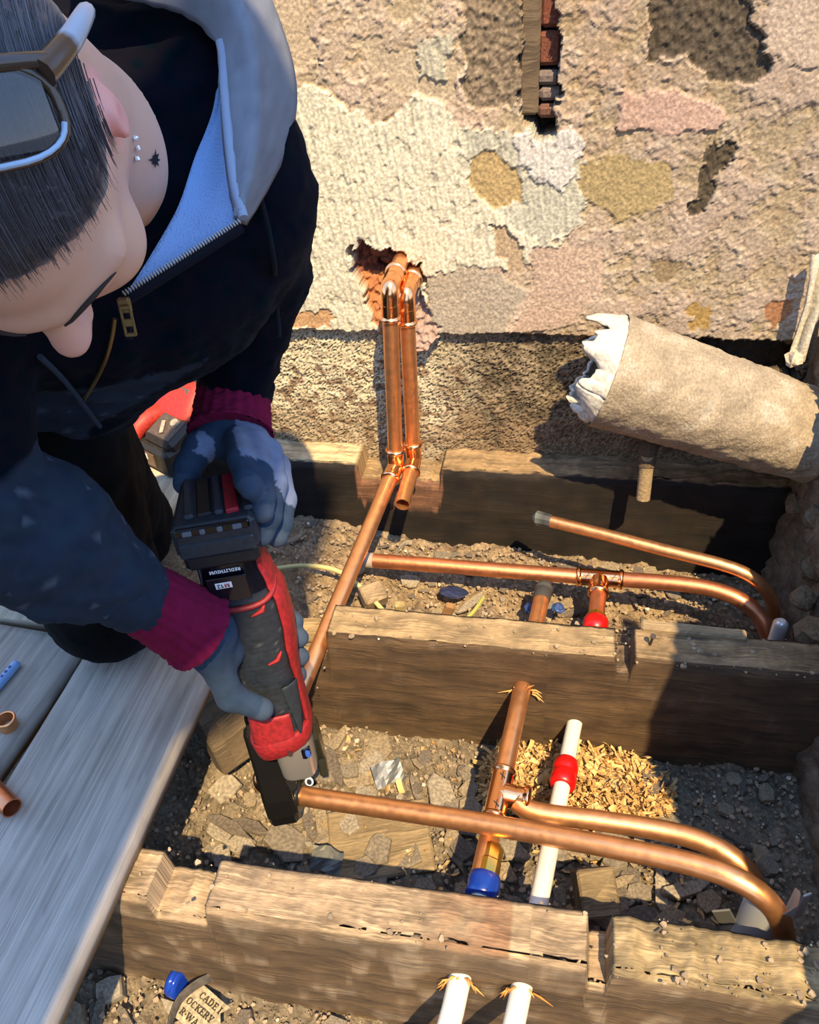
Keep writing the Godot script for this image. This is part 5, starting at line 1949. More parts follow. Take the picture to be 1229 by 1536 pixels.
	obj("grip", mb, M.rubber, root)
	# glossy black collar with its rating plate
	rings = []
	for k in 8:
		var ring := PackedVector3Array()
		for j in 48:
			ring.append(at.call(lerpf(0.058, 0.104, k / 7.0), TAU * j / 48, 0.0028))
		rings.append(ring)
	mb = MB.new()
	loft(mb, rings)
	for k in mb.v.size():
		mb.c[k] = Color(0.006, 0.006, 0.008)
	var col := obj("collar", mb, M.glossy, root)
	mb = MB.new()
	chamfer(mb, Transform3D(Basis(Vector3.RIGHT, 0.05), Vector3(-0.002, -0.09, 0.0376)), Vector3(0.044, 0.034, 0.003), 0.001, Color(0.012, 0.009, 0.012))
	obj("rating_plate", mb, M.glossy, col)
	mb = MB.new()
	chamfer(mb, Transform3D(Basis(Vector3.RIGHT, 0.05), Vector3(-0.006, -0.083, 0.0396)), Vector3(0.018, 0.008, 0.001), 0.0003, Color(0.85, 0.85, 0.85))
	var badge := obj("badge", mb, M.glossy, col)
	var flip := Basis(Vector3.BACK, PI)
	text("M", 0.0052, mat(Color(0.6, 0.02, 0.04), 0.4), Transform3D(flip, Vector3(-0.0022, -0.083, 0.0402)), badge)
	text("12", 0.0052, M.ink, Transform3D(flip, Vector3(-0.0094, -0.083, 0.0402)), badge)
	text("REDLITHIUM", 0.0042, mat(Color(0.9, 0.9, 0.9), 0.4), Transform3D(flip, Vector3(-0.001, -0.0665, 0.0362)), badge)
	# red frame: collar ring, side shell, nose
	mb = MB.new()
	var ringpts := []
	for k in 49:
		var an := TAU * k / 48.0
		ringpts.append(at.call(0.107 + 0.012 * sin(an), an, 0.0028))
	sweep(mb, ringpts, same(0.0034, 49), 8, false)
	for k in mb.v.size():
		mb.c[k] = red * 0.8
	obj("red_ring", mb, M.rubber, root)
	var rows := []
	for k in 60:
		var s := lerpf(0.06, 0.338, k / 59.0)
		var row := []
		var a0 := lerpf(0.62, 0.75, clampf((s - 0.1) / 0.1, 0.0, 1.0))
		if s > 0.2:
			a0 = lerpf(0.75, 0.42, clampf((s - 0.2) / 0.06, 0.0, 1.0))
		for j in 12:
			row.append(at.call(s, lerpf(a0, -1.2, j / 11.0), 0.0024 + 0.0015 * sin(PI * j / 11.0)))
		rows.append(row)
	mb = MB.new()
	sheet(mb, rows, 0.004)
	for k in mb.v.size():
		mb.c[k] = red * (1.0 + 0.12 * nb.get_noise_3dv(mb.v[k] * 40.0))
	var shell := obj("red_shell", mb, M.rubber, root)
	rings = []
	for q in [[0.335, 0.0035], [0.339, 0.006], [0.352, 0.0065], [0.362, 0.006], [0.37, 0.003]]:
		var ring := PackedVector3Array()
		for j in 48:
			var an := TAU * j / 48
			ring.append(at.call(q[0] - 0.01 * cos(an), an, q[1]))
		rings.append(ring)
	mb = MB.new()
	loft(mb, rings)
	for k in mb.v.size():
		mb.c[k] = red
	obj("red_nose", mb, M.rubber, root)
	# red front plate round the trigger, dark inlay wedge, moulded flashes
	rows = []
	for k in 10:
		var s := lerpf(0.295, 0.345, k / 9.0)
		var row := []
		for j in 8:
			row.append(at.call(s, lerpf(2.5, 1.15 - 0.3 * k / 9.0 * 0.0, j / 7.0), 0.0026))
		rows.append(row)
	mb = MB.new()
	sheet(mb, rows, 0.004)
	for k in mb.v.size():
		mb.c[k] = red
	obj("front_plate", mb, M.rubber, root)
	rows = []
	for k in 14:
		var t := k / 13.0
		var row := []
		for j in 5:
			row.append(at.call(lerpf(0.25, 0.338, t), lerpf(lerpf(1.2, 0.95, t), lerpf(0.5, 0.93, t * t), j / 4.0), 0.004))
		rows.append(row)
	mb = MB.new()
	sheet(mb, rows, 0.003)
	for k in mb.v.size():
		mb.c[k] = dark * 1.2
	obj("dark_inlay", mb, M.rubber, root)
	for q in [[0.128, 1.05], [0.205, 0.98]]:
		mb = MB.new()
		sweep(mb, [at.call(q[0] + 0.006, q[1] + 0.4, -0.0003), at.call(q[0] + 0.001, q[1] + 0.1, 0.0006), at.call(q[0] - 0.008, q[1] - 0.08, 0.0)], [0.0012, 0.0032, 0.0012], 8)
		for k in mb.v.size():
			mb.c[k] = red * 1.2
		obj("red_flash", mb, M.rubber, root)
	mb = MB.new()
	sweep(mb, [Vector3(0.012, -0.357, 0.0385), Vector3(0.012, -0.357, 0.0425)], [0.003, 0.003], 12)
	for k in mb.v.size():
		mb.c[k] = Color(0.05, 0.02, 0.02)
	obj("screw", mb, M.glossy, root)
	# steel neck, button, jaws
	mb = MB.new()
	var f := Transform3D(Basis(), Vector3(0.008, 0, 0))
	rings = []
	for q in [[0.355, 0.027], [0.366, 0.0275], [0.39, 0.0265], [0.425, 0.025], [0.43, 0.022]]:
		var ring := PackedVector3Array()
		for j in 40:
			var an := TAU * j / 40
			var w: float = q[1]
			ring.append(Vector3(0.012 + w * 0.95 * signf(cos(an)) * pow(absf(cos(an)), 0.6), -q[0], w * signf(sin(an)) * pow(absf(sin(an)), 0.6)))
		rings.append(ring)
	loft(mb, rings)
	obj("steel_neck", mb, M.steel, root)
	mb = MB.new()
	chamfer(mb, Transform3D(Basis(Vector3.UP, 0.5), Vector3(0.029, -0.378, 0.0235)), Vector3(0.013, 0.022, 0.006), 0.003, Color(0.006, 0.007, 0.01))
	var bez := obj("button_bezel", mb, M.glossy, root)
	mb = lump(5, Vector3(0.007, 0.013, 0.005), 9)
	at_base(mb, -Vector3(0.031, -0.378, 0.027))
	for k in mb.v.size():
		mb.c[k] = Color(0.03, 0.1, 0.42)
	obj("blue_button", mb, M.glossy, bez)
	var pc := root.transform.affine_inverse() * Vector3(-0.352, -0.082, 0.75)
	for s in [1, -1]:
		mb = MB.new()
		var poly := PackedVector2Array()
		var y1 := -0.368
		var yp := pc.y
		var zp := pc.z
		# arm down beside the pipe, hooked round below it
		for q in [[y1, 0.004], [y1, 0.024], [yp + 0.075, 0.03], [yp + 0.035, 0.037], [yp, 0.037], [yp - 0.022, 0.031], [yp - 0.034, 0.016], [yp - 0.036, 0.001], [yp - 0.019, 0.001], [yp - 0.0165, 0.009], [yp, 0.0185], [yp + 0.0165, 0.009], [yp + 0.02, 0.001]]:
			poly.append(Vector2(q[0], zp + s * q[1]))
		plate(mb, poly, pc.x - 0.034, pc.x + 0.008, 0.005, I, Color(0.008, 0.009, 0.011))
		obj("jaw", mb, M.glossy, root)
	mb = MB.new()
	sweep(mb, [pc + Vector3(0.006, 0.055, 0.03), pc + Vector3(0.006, 0.055, -0.03)], [0.012, 0.012], 20)
	for k in mb.v.size():
		mb.c[k] = Color(0.02, 0.02, 0.02)
	obj("pivot_pin", mb, M.glossy, root)
	mb = MB.new()
	var px := (Vector3(1, 0, 0) * root.basis).normalized()
	cup(mb, pc + px * 0.006, pc + px * 0.016, 0.0215, true, true)
	for k in mb.v.size():
		mb.c[k] = Color(0.012, 0.012, 0.013)
	obj("press_die", mb, M.glossy, root)
	# release lever at the back right and the small oval label
	mb = MB.new()
	plate(mb, PackedVector2Array([Vector2(-0.37, -0.03), Vector2(-0.365, -0.012), Vector2(-0.39, -0.006), Vector2(-0.43, -0.012), Vector2(-0.445, -0.02), Vector2(-0.47, -0.012), Vector2(-0.472, -0.028), Vector2(-0.44, -0.04), Vector2(-0.39, -0.042)]), 0.032, 0.044, 0.002, I, Color(0.02, 0.02, 0.012))
	obj("release_lever", mb, M.glossy, root)
	mb = MB.new()
	sweep(mb, [Vector3(0.012, -0.437, 0.0205), Vector3(0.012, -0.437, 0.022)], [0.008, 0.008], 24)
	for k in mb.v.size():
		mb.v[k].x = 0.022 + (mb.v[k].x - 0.012) * 0.7
		mb.c[k] = Color(0.75, 0.75, 0.74)
	var lab := obj("oval_label", mb, M.glossy, root)
	mb = MB.new()
	sweep(mb, [Vector3(0.012, -0.437, 0.0216), Vector3(0.012, -0.437, 0.0224)], [0.0055, 0.0055], 24)
	for k in mb.v.size():
		mb.v[k].x = 0.022 + (mb.v[k].x - 0.012) * 0.6
		mb.c[k] = Color(0.03, 0.03, 0.035)
	obj("label_center", mb, M.glossy, lab)

func build_small_things() -> void:
	# marker pen, ring coupling and pipe offcut on the planks
	var r := thing("marker_pen", "pale blue marker pen lying on the grey plank", "pen", Vector3(-0.8036, 0.036, 0.6847))
	var a := Vector3(-0.7996, 0.036, 0.6554)
	var b := Vector3(-0.8122, 0.036, 0.7561)
	var d := (b - a).normalized()
	var mb := MB.new()
	sweep(mb, [a, a + d * 0.0015, a + d * 0.006, a + d * 0.05], [0.003, 0.0055, 0.0068, 0.0072], 20)
	obj("cap", at_base(mb, r.position), mat(Color(0.5, 0.66, 0.85), 0.4), r)
	mb = MB.new()
	sweep(mb, [a + d * 0.05, a + d * 0.052, a + d * 0.13, a + d * 0.134], [0.0066, 0.0066, 0.0066, 0.005], 20)
	obj("barrel", at_base(mb, r.position), mat(Color(0.42, 0.6, 0.82), 0.4), r)
	for k in 3:
		mb = MB.new()
		chamfer(mb, Transform3D(Basis(d.cross(Vector3.UP), Vector3.UP, -d), a + d * (0.016 + 0.009 * k) + Vector3(0, 0.0069, 0)), Vector3(0.004, 0.0004, 0.005), 0.0001)
		obj("print", at_base(mb, r.position), mat(Color(0.12, 0.2, 0.5), 0.6), r)
	r = thing("copper_coupling", "small copper ring coupling standing on the grey plank", "pipe fitting", Vector3(-0.7523, 0.029, 0.7641))
	mb = MB.new()
	var p := r.position
	hollow(mb, [p, p + Vector3(0, 0.004, 0), p + Vector3(0, 0.018, 0)], 0.0132, 0.0115, 32)
	end_ring(mb, p + Vector3(0, 0.018, 0), Vector3.UP, 0.0132, 0.0115, 32)
	var bead := []
	for k in 33:
		bead.append(p + Vector3(cos(TAU * k / 32.0) * 0.0132, 0.0165, sin(TAU * k / 32.0) * 0.0132))
	sweep(mb, bead, same(0.0016, 33), 8, false)
	obj("ring", at_base(mb, p), M.copper, r)
	r = thing("copper_offcut", "copper pipe offcut with an open end on the pale plank", "pipe", Vector3(-0.6847, 0.044, 0.8816))
	a = Vector3(-0.6671, 0.0435, 0.8904)
	b = Vector3(-0.7831, 0.0435, 0.8285)
	mb = MB.new()
	hollow(mb, [a, a.lerp(b, 0.5), b], 0.0135, 0.012, 28)
	end_ring(mb, a, a - b, 0.0135, 0.012, 28)
	obj("pipe", at_base(mb, r.position), M.copper_dull, r)
	# red cordless tool lying on the ledge
	var o := Vector3(-0.7721, 0.027, 0.0782)
	r = thing("cordless_tool", "red and black cordless tool lying in the sun on the beige plank behind the worker", "tool", o)
	r.basis = Basis(Vector3.UP, -0.5) * Basis.from_scale(Vector3.ONE * 1.2)
	var blk := Color(0.035, 0.028, 0.022)
	mb = MB.new()
	chamfer(mb, Transform3D(Basis(), Vector3(0, 0.024, 0.02)), Vector3(0.115, 0.046, 0.085), 0.006, blk)
	var base := obj("battery", mb, M.rubber, r)
	mb = MB.new()
	chamfer(mb, Transform3D(Basis(), Vector3(-0.012, 0.024, 0.063)), Vector3(0.07, 0.026, 0.003), 0.001, Color(0.12, 0.07, 0.05))
	obj("rating_plate", mb, M.glossy, base)
	mb = MB.new()
	chamfer(mb, Transform3D(Basis(), Vector3(-0.005, 0.029, 0.0648)), Vector3(0.024, 0.01, 0.001), 0.0003, Color(0.75, 0.7, 0.6))
	obj("badge", mb, M.glossy, base)
	mb = MB.new()
	chamfer(mb, Transform3D(Basis(Vector3.RIGHT, 0.35), Vector3(0.022, 0.058, 0.022)), Vector3(0.072, 0.026, 0.06), 0.008, Color(0.045, 0.036, 0.03))
	var panel := obj("control_panel", mb, M.rubber, r)
	mb = MB.new()
	chamfer(mb, Transform3D(Basis(Vector3.RIGHT, 0.35), Vector3(0.024, 0.0715, 0.026)), Vector3(0.054, 0.003, 0.044), 0.001, Color(0.14, 0.1, 0.08))
	obj("panel_plate", mb, M.rubber, panel)
	mb = MB.new()
	sweep(mb, [Vector3(0.036, 0.077, 0.016), Vector3(0.036, 0.081, 0.0175)], [0.008, 0.007], 18)
	chamfer(mb, Transform3D(Basis(Vector3.RIGHT, 0.35) * Basis(Vector3.UP, 0.6), Vector3(0.021, 0.0745, 0.031)), Vector3(0.007, 0.003, 0.026), 0.001)
	for k in mb.v.size():
		mb.c[k] = Color(0.6, 0.5, 0.38)
	tag(obj("printed_symbol", mb, M.rubber, panel), "", "", "", "stuff")
	mb = MB.new()
	sweep(mb, [Vector3(-0.03, 0.05, 0.056), Vector3(-0.03, 0.062, 0.044), Vector3(-0.03, 0.068, 0.024), Vector3(-0.03, 0.066, 0.0)], [0.012, 0.016, 0.017, 0.016], 20)
	for k in mb.v.size():
		mb.c[k] = Color(0.62, 0.05, 0.03)
	obj("latch", mb, M.rubber, r)
	mb = MB.new()
	var rr := []
	for q in [[0.03, -0.02, 0.118, 0.05], [0.055, -0.03, 0.112, 0.05], [0.09, -0.05, 0.1, 0.042], [0.112, -0.066, 0.088, 0.03], [0.118, -0.07, 0.07, 0.018]]:
		var ring := PackedVector3Array()
		for j in 40:
			var an := TAU * j / 40
			ring.append(Vector3(-0.006 + q[2] * 0.5 * signf(cos(an)) * pow(absf(cos(an)), 0.45), q[0], q[1] + q[3] * signf(sin(an)) * pow(absf(sin(an)), 0.45)))
		rr.append(ring)
	loft(mb, rr)
	for k in mb.v.size():
		mb.c[k] = Color(0.72, 0.045, 0.025)
	var hous := obj("housing", mb, M.rubber, r)
	mb = MB.new()
	chamfer(mb, Transform3D(Basis(Vector3.RIGHT, 0.75), Vector3(0.012, 0.101, -0.028)), Vector3(0.024, 0.006, 0.024), 0.0015, Color(0.16, 0.13, 0.1))
	obj("button", mb, M.rubber, hous)
	mb = MB.new()
	chamfer(mb, Transform3D(Basis(Vector3.RIGHT, 0.2), Vector3(-0.01, 0.12, -0.075)), Vector3(0.09, 0.012, 0.05), 0.004, Color(0.03, 0.026, 0.02))
	obj("vent_cover", mb, M.rubber, hous)
	mb = MB.new()
	chamfer(mb, Transform3D(Basis(), Vector3(-0.066, 0.06, -0.02)), Vector3(0.003, 0.04, 0.04), 0.001, Color(0.85, 0.8, 0.68))
	obj("side_sticker", mb, M.rubber, hous)
	# cables in the back bay
	for q in [[[Vector3(-0.5259, -0.1, 0.2711), Vector3(-0.4867, -0.095, 0.2647), Vector3(-0.439, -0.09, 0.2667), Vector3(-0.3959, -0.095, 0.2733), Vector3(-0.3475, -0.105, 0.3027), Vector3(-0.3006, -0.11, 0.3476)], 0.0045, Color(0.52, 0.47, 0.2), "cable", "yellowish cable curving behind the slanting copper pipe"],
			[[Vector3(-0.1411, -0.06, 0.3963), Vector3(-0.1323, -0.08, 0.3571), Vector3(-0.124, -0.11, 0.295)], 0.004, Color(0.45, 0.46, 0.12), "cable_offcut", "short green and yellow cable offcut poking up behind the middle joist"]]:
		mb = MB.new()
		var pts := spline(q[0], 8)
		sweep(mb, pts, same(q[1], pts.size()), 12)
		for k in mb.v.size():
			mb.c[k] = q[2]
		var bs: Vector3 = pts[pts.size() / 2]
		var ob := obj(q[3], at_base(mb, bs), M.glossy, self)
		ob.position = bs
		tag(ob, q[4], "cable")
	# blue bits
	for q in [[Vector3(-0.1847, -0.135, 0.2611), Vector3(0.055, 0.012, 0.03), 21, Color(0.02, 0.03, 0.07), "scrap", "crumpled dark blue scrap among the rubble of the back bay"], [Vector3(-0.0326, -0.12, 0.3002), Vector3(0.03, 0.014, 0.03), 22, Color(0.02, 0.05, 0.16), "plastic_clip", "dark blue plastic clip left of the upright copper stub"], [Vector3(0.0126, -0.12, 0.295), Vector3(0.024, 0.014, 0.024), 23, Color(0.03, 0.07, 0.2), "plastic_clip", "dark blue plastic clip right of the upright copper stub"]]:
		mb = lump(q[2], q[1], 8)
		for k in mb.v.size():
			mb.c[k] = q[3]
		var ob := obj(q[4], mb, M.glossy, self)
		ob.position = q[0]
		tag(ob, q[5], "scrap")
	# metal scraps in the front bay
	for q in [[Vector3(-0.2495, -0.222, 0.6074), 0.5, "folded grey metal scrap tilted up behind the long copper pipe", 0.0], [Vector3(-0.3082, -0.21, 0.7739), -0.2, "shiny crumpled metal scrap tucked behind the nearest joist", 0.4]]:
		mb = MB.new()
		var rows := []
		for k in 6:
			var row := []
			for j in 7:
				var u := j / 6.0 - 0.5
				var v := k / 5.0 - 0.5
				row.append(Vector3(u * 0.05, 0.012 * absf(u + 0.1 + 0.3 * v) + 0.0014 * sin(j * 2.2 + k * 1.3), v * 0.038 + 0.0025 * sin(j * 1.4 + 1.0)))
			rows.append(row)
		sheet(mb, rows, 0.0012)
		mb.flat()
		var ob := obj("metal_scrap", mb, M.zinc, self)
		ob.position = q[0]
		ob.basis = Basis(Vector3.UP, q[1]) * Basis(Vector3.RIGHT, 0.35 + q[3])
		tag(ob, q[2], "metal scrap")
	# blue ring, strap and paper label in the nearest bay
	var c := Vector3(-0.4746, -0.225, 0.9685)
	r = thing("plastic_plug", "glossy blue ribbed plug standing on edge below the nearest joist", "cap", c)
	var ax := Vector3(0.95, 0.1, 0.25).normalized()
	mb = MB.new()
	sweep(mb, [-ax * 0.008, -ax * 0.0075, -ax * 0.002, -ax * 0.0012, ax * 0.0012, ax * 0.002, ax * 0.0075, ax * 0.008], [0.012, 0.0195, 0.0205, 0.0175, 0.0175, 0.0205, 0.0195, 0.012], 32)
	obj("cap", mb, mat(Color(0.08, 0.22, 0.62), 0.15), r)
	r = thing("strap", "curved grey-black rubber strap beside the blue plug", "strap", Vector3(-0.4568, -0.22, 0.99))
	mb = MB.new()
	var line := spline([Vector3(-0.4546, -0.21, 1.0417), Vector3(-0.4584, -0.205, 1.0163), Vector3(-0.4535, -0.2, 0.9928), Vector3(-0.4373, -0.205, 0.969), Vector3(-0.4156, -0.215, 0.9504)], 6)
	var rows := []
	for q in line:
		rows.append([q + Vector3(0, 0.009, 0), q, q - Vector3(0, 0.009, -0.003)])
	sheet(mb, rows, 0.0025)
	for k in mb.v.size():
		mb.c[k] = Color(0.16, 0.14, 0.12) * (1.0 + 0.4 * nb.get_noise_3dv(mb.v[k] * 50.0))
	obj("strap", at_base(mb, r.position), M.rubber, r)
	var pc := Vector3(-0.4278, -0.222, 0.9989)
	r = thing("paper_label", "torn yellowed paper label with printed capitals in the nearest bay", "label", pc)
	var ux := (Vector3(-0.399, -0.222, 1.0051) - Vector3(-0.4455, -0.222, 0.9833)).normalized()
	var bas := Basis(ux, Vector3.UP, ux.cross(Vector3.UP))
	mb = MB.new()
	rows = []
	for k in 5:
		var row := []
		for j in 9:
			row.append(bas * Vector3((j / 8.0 - 0.5) * 0.062 - 0.008 * sin(k * 2.0) * (1.0 if j == 8 else 0.0), 0.001 * sin(j * 0.9), (k / 4.0 - 0.5) * 0.05))
		rows.append(row)
	sheet(mb, rows, 0.0008)
	for k in mb.v.size():
		mb.c[k] = Color(0.55, 0.47, 0.3)
	obj("paper", mb, M.plaster, r)
	var k2 := 0
	for s in ["CADE I", "OCKERY", "R·WA"]:
		text(s, 0.0085, mat(Color(0.2, 0.16, 0.1), 0.9), Transform3D(bas * Basis(Vector3.RIGHT, -PI / 2), bas * Vector3(0.004 - 0.006 * k2, 0.0022, -0.014 + 0.0145 * k2)), r, "lettering", true)
		k2 += 1
	# blocks and lengths of wood
	for q in [[Vector3(0.084, -0.165, 0.7885), Vector3(0.052, 0.06, 0.062), Basis(Vector3.UP, 0.25) * Basis(Vector3.RIGHT, 0.5), Color(0.26, 0.2, 0.115), "timber_block", "brown timber block standing behind the gap in the nearest joist"],
			[Vector3(-0.5171, -0.13, 0.6031), Vector3(0.09, 0.15, 0.04), Basis(Vector3.UP, 0.9) * Basis(Vector3.RIGHT, -0.45), Color(0.16, 0.12, 0.075), "timber_offcut", "dark timber offcut leaning under the plank corner beside the press tool"],
			[Vector3(0.2159, 0.008, 0.4443), Vector3(0.155, 0.012, 0.02), Basis(Vector3.UP, -0.03), Color(0.42, 0.32, 0.19), "lath", "short lath strip lying along the back of the middle joist"],
			[Vector3(-0.2412, -0.236, 0.7195), Vector3(0.16, 0.012, 0.12), Basis(Vector3.UP, 0.3) * Basis(Vector3.RIGHT, 0.04), Color(0.38, 0.29, 0.17), "board_offcut", "flat brown board offcut lying on the rubble below the long pipe"],
			[Vector3(-0.327, -0.11, 0.3112), Vector3(0.045, 0.03, 0.04), Basis(Vector3.UP, 0.6) * Basis(Vector3.RIGHT, 0.3), Color(0.42, 0.32, 0.2), "brick_fragment", "brownish block below the taped end of the back copper pipe"],
			[Vector3(-0.2679, -0.095, 0.3516), Vector3(0.02, 0.026, 0.014), Basis(Vector3.UP, 0.2), Color(0.6, 0.48, 0.22), "wood_chunk", "small yellow wood chunk behind the middle joist"],
			[Vector3(-0.18, -0.095, 0.3481), Vector3(0.018, 0.034, 0.012), Basis(Vector3.BACK, -0.3), Color(0.5, 0.28, 0.12), "wood_chunk", "small orange-brown wood chunk behind the middle joist"],
			[Vector3(-0.3973, -0.045, 0.4666), Vector3(0.09, 0.01, 0.05), Basis(Vector3.UP, 0.1), Color(0.46, 0.34, 0.18), "timber_offcut", "thin split timber offcut in the notch under the slanting pipe"]]:
		mb = MB.new()
		chamfer(mb, Transform3D.IDENTITY, q[1], 0.003, q[3])
		for k in mb.c.size():
			mb.c[k] = q[3] * (1.0 + 0.3 * nb.get_noise_3dv(mb.v[k] * 40.0))
		var ob := obj(q[4], mb, M.wood, self)
		ob.position = q[0]
		ob.basis = q[2]
		tag(ob, q[5], "wood" if "brick" not in q[4] else "brick")
	# nail
	mb = MB.new()
	sweep(mb, [Vector3.ZERO, Vector3(0.002, 0.024, 0.004), Vector3(0.002, 0.0245, 0.004), Vector3(0.002, 0.026, 0.0045)], [0.002, 0.002, 0.0045, 0.0045], 10)
	for k in mb.v.size():
		mb.c[k] = Color(0.06, 0.035, 0.025)
	var nl := obj("nail", mb, M.rubber, self)
	nl.position = Vector3(0.1509, 0.002, 0.4766)
	tag(nl, "rusty bent nail standing in the top of the middle joist", "nail")

func build_debris() -> void:
	var r := RandomNumberGenerator.new()
	r.seed = 99
	# larger flat fragments, each by itself
	var kinds := []
	for k in 7:
		kinds.append([shard(200 + k, 0.05, 0.034, 0.007, 5 + k % 3), shard(300 + k, 0.036, 0.03, 0.012, 6), shard(400 + k, 0.066, 0.017, 0.006, 6)])
	var mats := []
	for c in [Color(0.28, 0.235, 0.175), Color(0.36, 0.285, 0.185), Color(0.19, 0.155, 0.12), Color(0.42, 0.36, 0.27)]:
		var m: StandardMaterial3D = M.stone.duplicate()
		m.uv1_world_triplanar = false
		m.vertex_color_use_as_albedo = false
		m.albedo_color = c.linear_to_srgb()
		mats.append(m)
	var meshes := []
	for k in kinds:
		for q in k:
			meshes.append(q.mesh())
	# where each lies: box in x and z, how many, what it is, group
	var sizes := ["tiny", "small", "medium-sized", "large"]
	var tones := ["grey-brown", "sandy", "dark", "pale"]
	var marks := [["below the plank edge", Vector2(-0.52, 0.75)], ["near the tool's jaws", Vector2(-0.36, 0.72)], ["under the long pipe", Vector2(-0.2, 0.72)], ["by the marked tee", Vector2(-0.06, 0.66)], ["beside the white pipe", Vector2(0.04, 0.72)], ["under the curved pipes", Vector2(0.16, 0.76)], ["by the metal sleeve", Vector2(0.27, 0.84)],
		["at the middle joist's foot", Vector2(-0.2, 0.54)], ["behind the nearest joist", Vector2(-0.25, 0.87)], ["in the shaded right corner", Vector2(0.3, 0.6)], ["left of the slanting pipe", Vector2(-0.45, 0.3)], ["under the riser stub", Vector2(-0.28, 0.2)], ["below the back copper pipe", Vector2(-0.12, 0.26)], ["by the red coupling", Vector2(0.07, 0.37)],
		["behind the middle joist", Vector2(-0.2, 0.42)], ["under the thin slanting pipe", Vector2(0.15, 0.16)], ["at the dark joist's foot", Vector2(-0.1, 0.12)], ["below the big broken pipe", Vector2(0.28, 0.13)], ["beside the blue plug", Vector2(-0.46, 1.0)], ["around the paper label", Vector2(-0.41, 1.04)], ["in front of the nearest joist", Vector2(-0.2, 0.99)], ["left of the white pipe ends", Vector2(-0.1, 1.06)]]
	for area in [[-0.52, 0.36, 0.53, 0.88, 280, "flat fragment", "flat fragments in the front bay", "flat_fragment"],
			[-0.52, 0.34, 0.09, 0.44, 110, "stone fragment", "stone fragments in the back bay", "stone_fragment"],
			[-0.62, 0.0, 0.98, 1.14, 60, "broken fragment", "fragments in the nearest bay", "broken_fragment"],
			[0.14, 0.39, 0.455, 0.505, 22, "mortar crumb on the middle joist's dusty end", "crumbs on the middle joist", "mortar_crumb"],
			[0.13, 0.37, 0.905, 0.95, 10, "mortar crumb on the nearest joist's dusty end", "crumbs on the nearest joist", "mortar_crumb"]]:
		var on_joist: bool = (area[6] as String).begins_with("crumbs")
		for k in area[4]:
			var x := r.randf_range(area[0], area[1])
			var z := r.randf_range(area[2], area[3])
			var o := MeshInstance3D.new()
			o.name = area[7]
			o.mesh = meshes[r.randi() % meshes.size()]
			var tone := r.randi() % 4
			o.material_override = mats[tone]
			var big := pow(r.randf(), 1.7)
			var s := big * 1.35 + 0.35
			if on_joist:
				s = 0.1 + 0.16 * big
			elif z < 0.45:
				s *= 0.75
			elif z < 0.9 and k < 60:
				s = 1.1 + 0.75 * big
				x = minf(x, 0.12)
			o.basis = Basis(Vector3.UP, r.randf() * TAU) * Basis(Vector3.RIGHT, r.randf_range(-0.3, 0.3)) * Basis.from_scale(Vector3(s, s * r.randf_range(0.5, 1.2), s))
			o.position = Vector3(x, (0.002 if on_joist else ground_y(x, z) + 0.003), z)
			add_child(o, true)
			var where := ""
			if on_joist:
				where = "" if r.randf() < 0.0 else ["left part", "middle", "right part"][clampi(int((x - 0.13) / 0.085), 0, 2)]
				tag(o, "%s %s %s, %s" % [sizes[mini(int(big * 4.0), 3)], tones[tone], area[5], where], "rubble", area[6])
			else:
				var best := 9.0
				for q in marks:
					if (q[1].y < 0.47) == (z < 0.47) and (q[1].y > 0.95) == (z > 0.95) and Vector2(x, z).distance_to(q[1]) < best:
						best = Vector2(x, z).distance_to(q[1])
						where = q[0]
				tag(o, "%s %s %s in the rubble %s" % ["broad" if s > 1.7 else sizes[mini(int(big * 4.0), 3)], tones[tone], area[5], where], "rubble", area[6])
	# fine chips strewn everywhere
	var chips := []
	for k in 4:
		chips.append(shard(500 + k, 0.008, 0.006, 0.0028, 5))
	for kk in 4:
		var mm := MultiMesh.new()
		mm.transform_format = MultiMesh.TRANSFORM_3D
		mm.use_colors = true
		mm.mesh = chips[kk].mesh()
		mm.instance_count = 3200
		for k in mm.instance_count:
			var x := r.randf_range(-0.62, 0.4)
			var z := r.randf_range(0.08, 1.14)
			var y := ground_y(x, z) + 0.004
			if (z > 0.44 and z < 0.515) or (z > 0.893 and z < 0.965):
				y = 0.0015
				if r.randf() < (0.88 if x < 0.14 else 0.5):
					z = r.randf_range(0.52, 0.88) if z < 0.6 else r.randf_range(0.97, 1.12)
					y = ground_y(x, z) + 0.004
				if x > 0.4 or (x < -0.35 and x > -0.46 and z < 0.6):
					y = -0.06
			var s := pow(r.randf(), 3.0) * 1.3 + 0.25
			mm.set_instance_transform(k, Transform3D(Basis(Vector3.UP, r.randf() * TAU) * Basis(Vector3.RIGHT, r.randf_range(-0.7, 0.7)) * Basis.from_scale(Vector3.ONE * s), Vector3(x, y, z)))
			var c := Color(0.2, 0.15, 0.1).lerp(Color(0.37, 0.285, 0.19), r.randf())
			if r.randf() < 0.03:
				c = Color(0.6, 0.52, 0.4)
			mm.set_instance_color(k, c)
		var mi := MultiMeshInstance3D.new()
		mi.name = "rubble_chips"
		mi.multimesh = mm
		var m := vmat(0.95)
		mi.material_override = m
		add_child(mi, true)
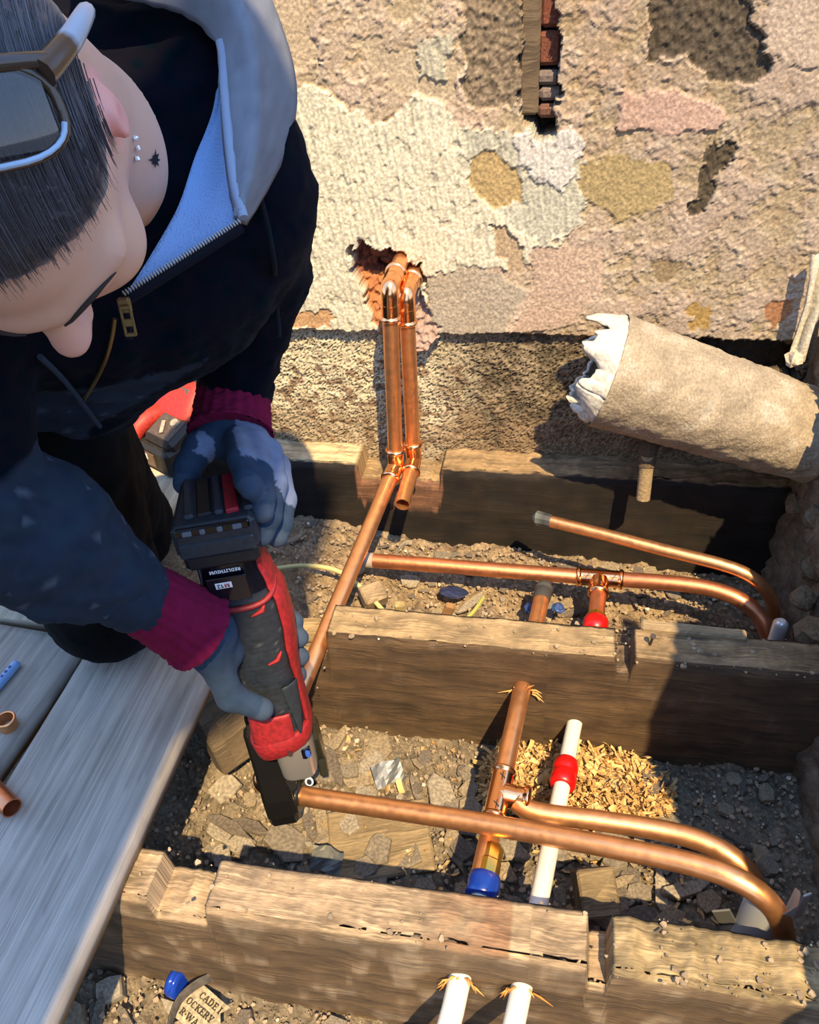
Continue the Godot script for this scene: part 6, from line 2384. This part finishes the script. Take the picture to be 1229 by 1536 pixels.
		tag(mi, "fine mortar and stone chips strewn over the rubble between all the joists", "rubble", "fine chips", "stuff")
	# wood shavings from the drilled holes
	var sh := MB.new()
	var rows := []
	for k in 6:
		var a := k * 0.42
		rows.append([Vector3(-0.003, 0.005 * (1.0 - cos(a)), 0.0062 * sin(a)) + Vector3(0, 0, k * 0.0016), Vector3(0.003, 0.005 * (1.0 - cos(a)) + 0.0008, 0.0062 * sin(a)) + Vector3(0, 0, k * 0.0016)])
	sheet(sh, rows, 0.0006)
	var mm := MultiMesh.new()
	mm.transform_format = MultiMesh.TRANSFORM_3D
	mm.use_colors = true
	mm.mesh = sh.mesh()
	mm.instance_count = 3300
	for k in mm.instance_count:
		var x := 0.0
		var z := 0.0
		var y := 0.0
		if k < 2950:
			var rad := sqrt(r.randf())
			var an := r.randf() * TAU
			x = 0.055 + 0.155 * rad * cos(an)
			z = 0.578 + 0.075 * rad * sin(an)
			y = ground_y(x, z) + 0.014 + 0.034 * (1.0 - rad) * r.randf()
		elif k < 3120:
			x = -0.045 + r.randfn(0.0, 0.045)
			z = 1.0 + r.randf_range(-0.03, 0.05)
			y = ground_y(x, z) + 0.01 + r.randf() * 0.02
		else:
			x = r.randf_range(-0.35, 0.25)
			z = r.randf_range(0.53, 0.87)
			y = ground_y(x, z) + 0.006
		var s := r.randf_range(0.5, 1.35)
		mm.set_instance_transform(k, Transform3D(Basis(Vector3(r.randf() - 0.5, r.randf() - 0.5, r.randf() - 0.5).normalized(), r.randf() * TAU) * Basis.from_scale(Vector3(s * r.randf_range(0.5, 1.3), s, s * r.randf_range(0.8, 1.7))), Vector3(x, y, z)))
		mm.set_instance_color(k, Color(0.42, 0.24, 0.075).lerp(Color(0.72, 0.5, 0.22), r.randf()))
	var mi := MultiMeshInstance3D.new()
	mi.name = "wood_shavings"
	mi.multimesh = mm
	mi.material_override = vmat(0.8)
	add_child(mi, true)
	tag(mi, "heap of golden wood shavings under the middle joist around the red coupling", "shavings", "", "stuff")
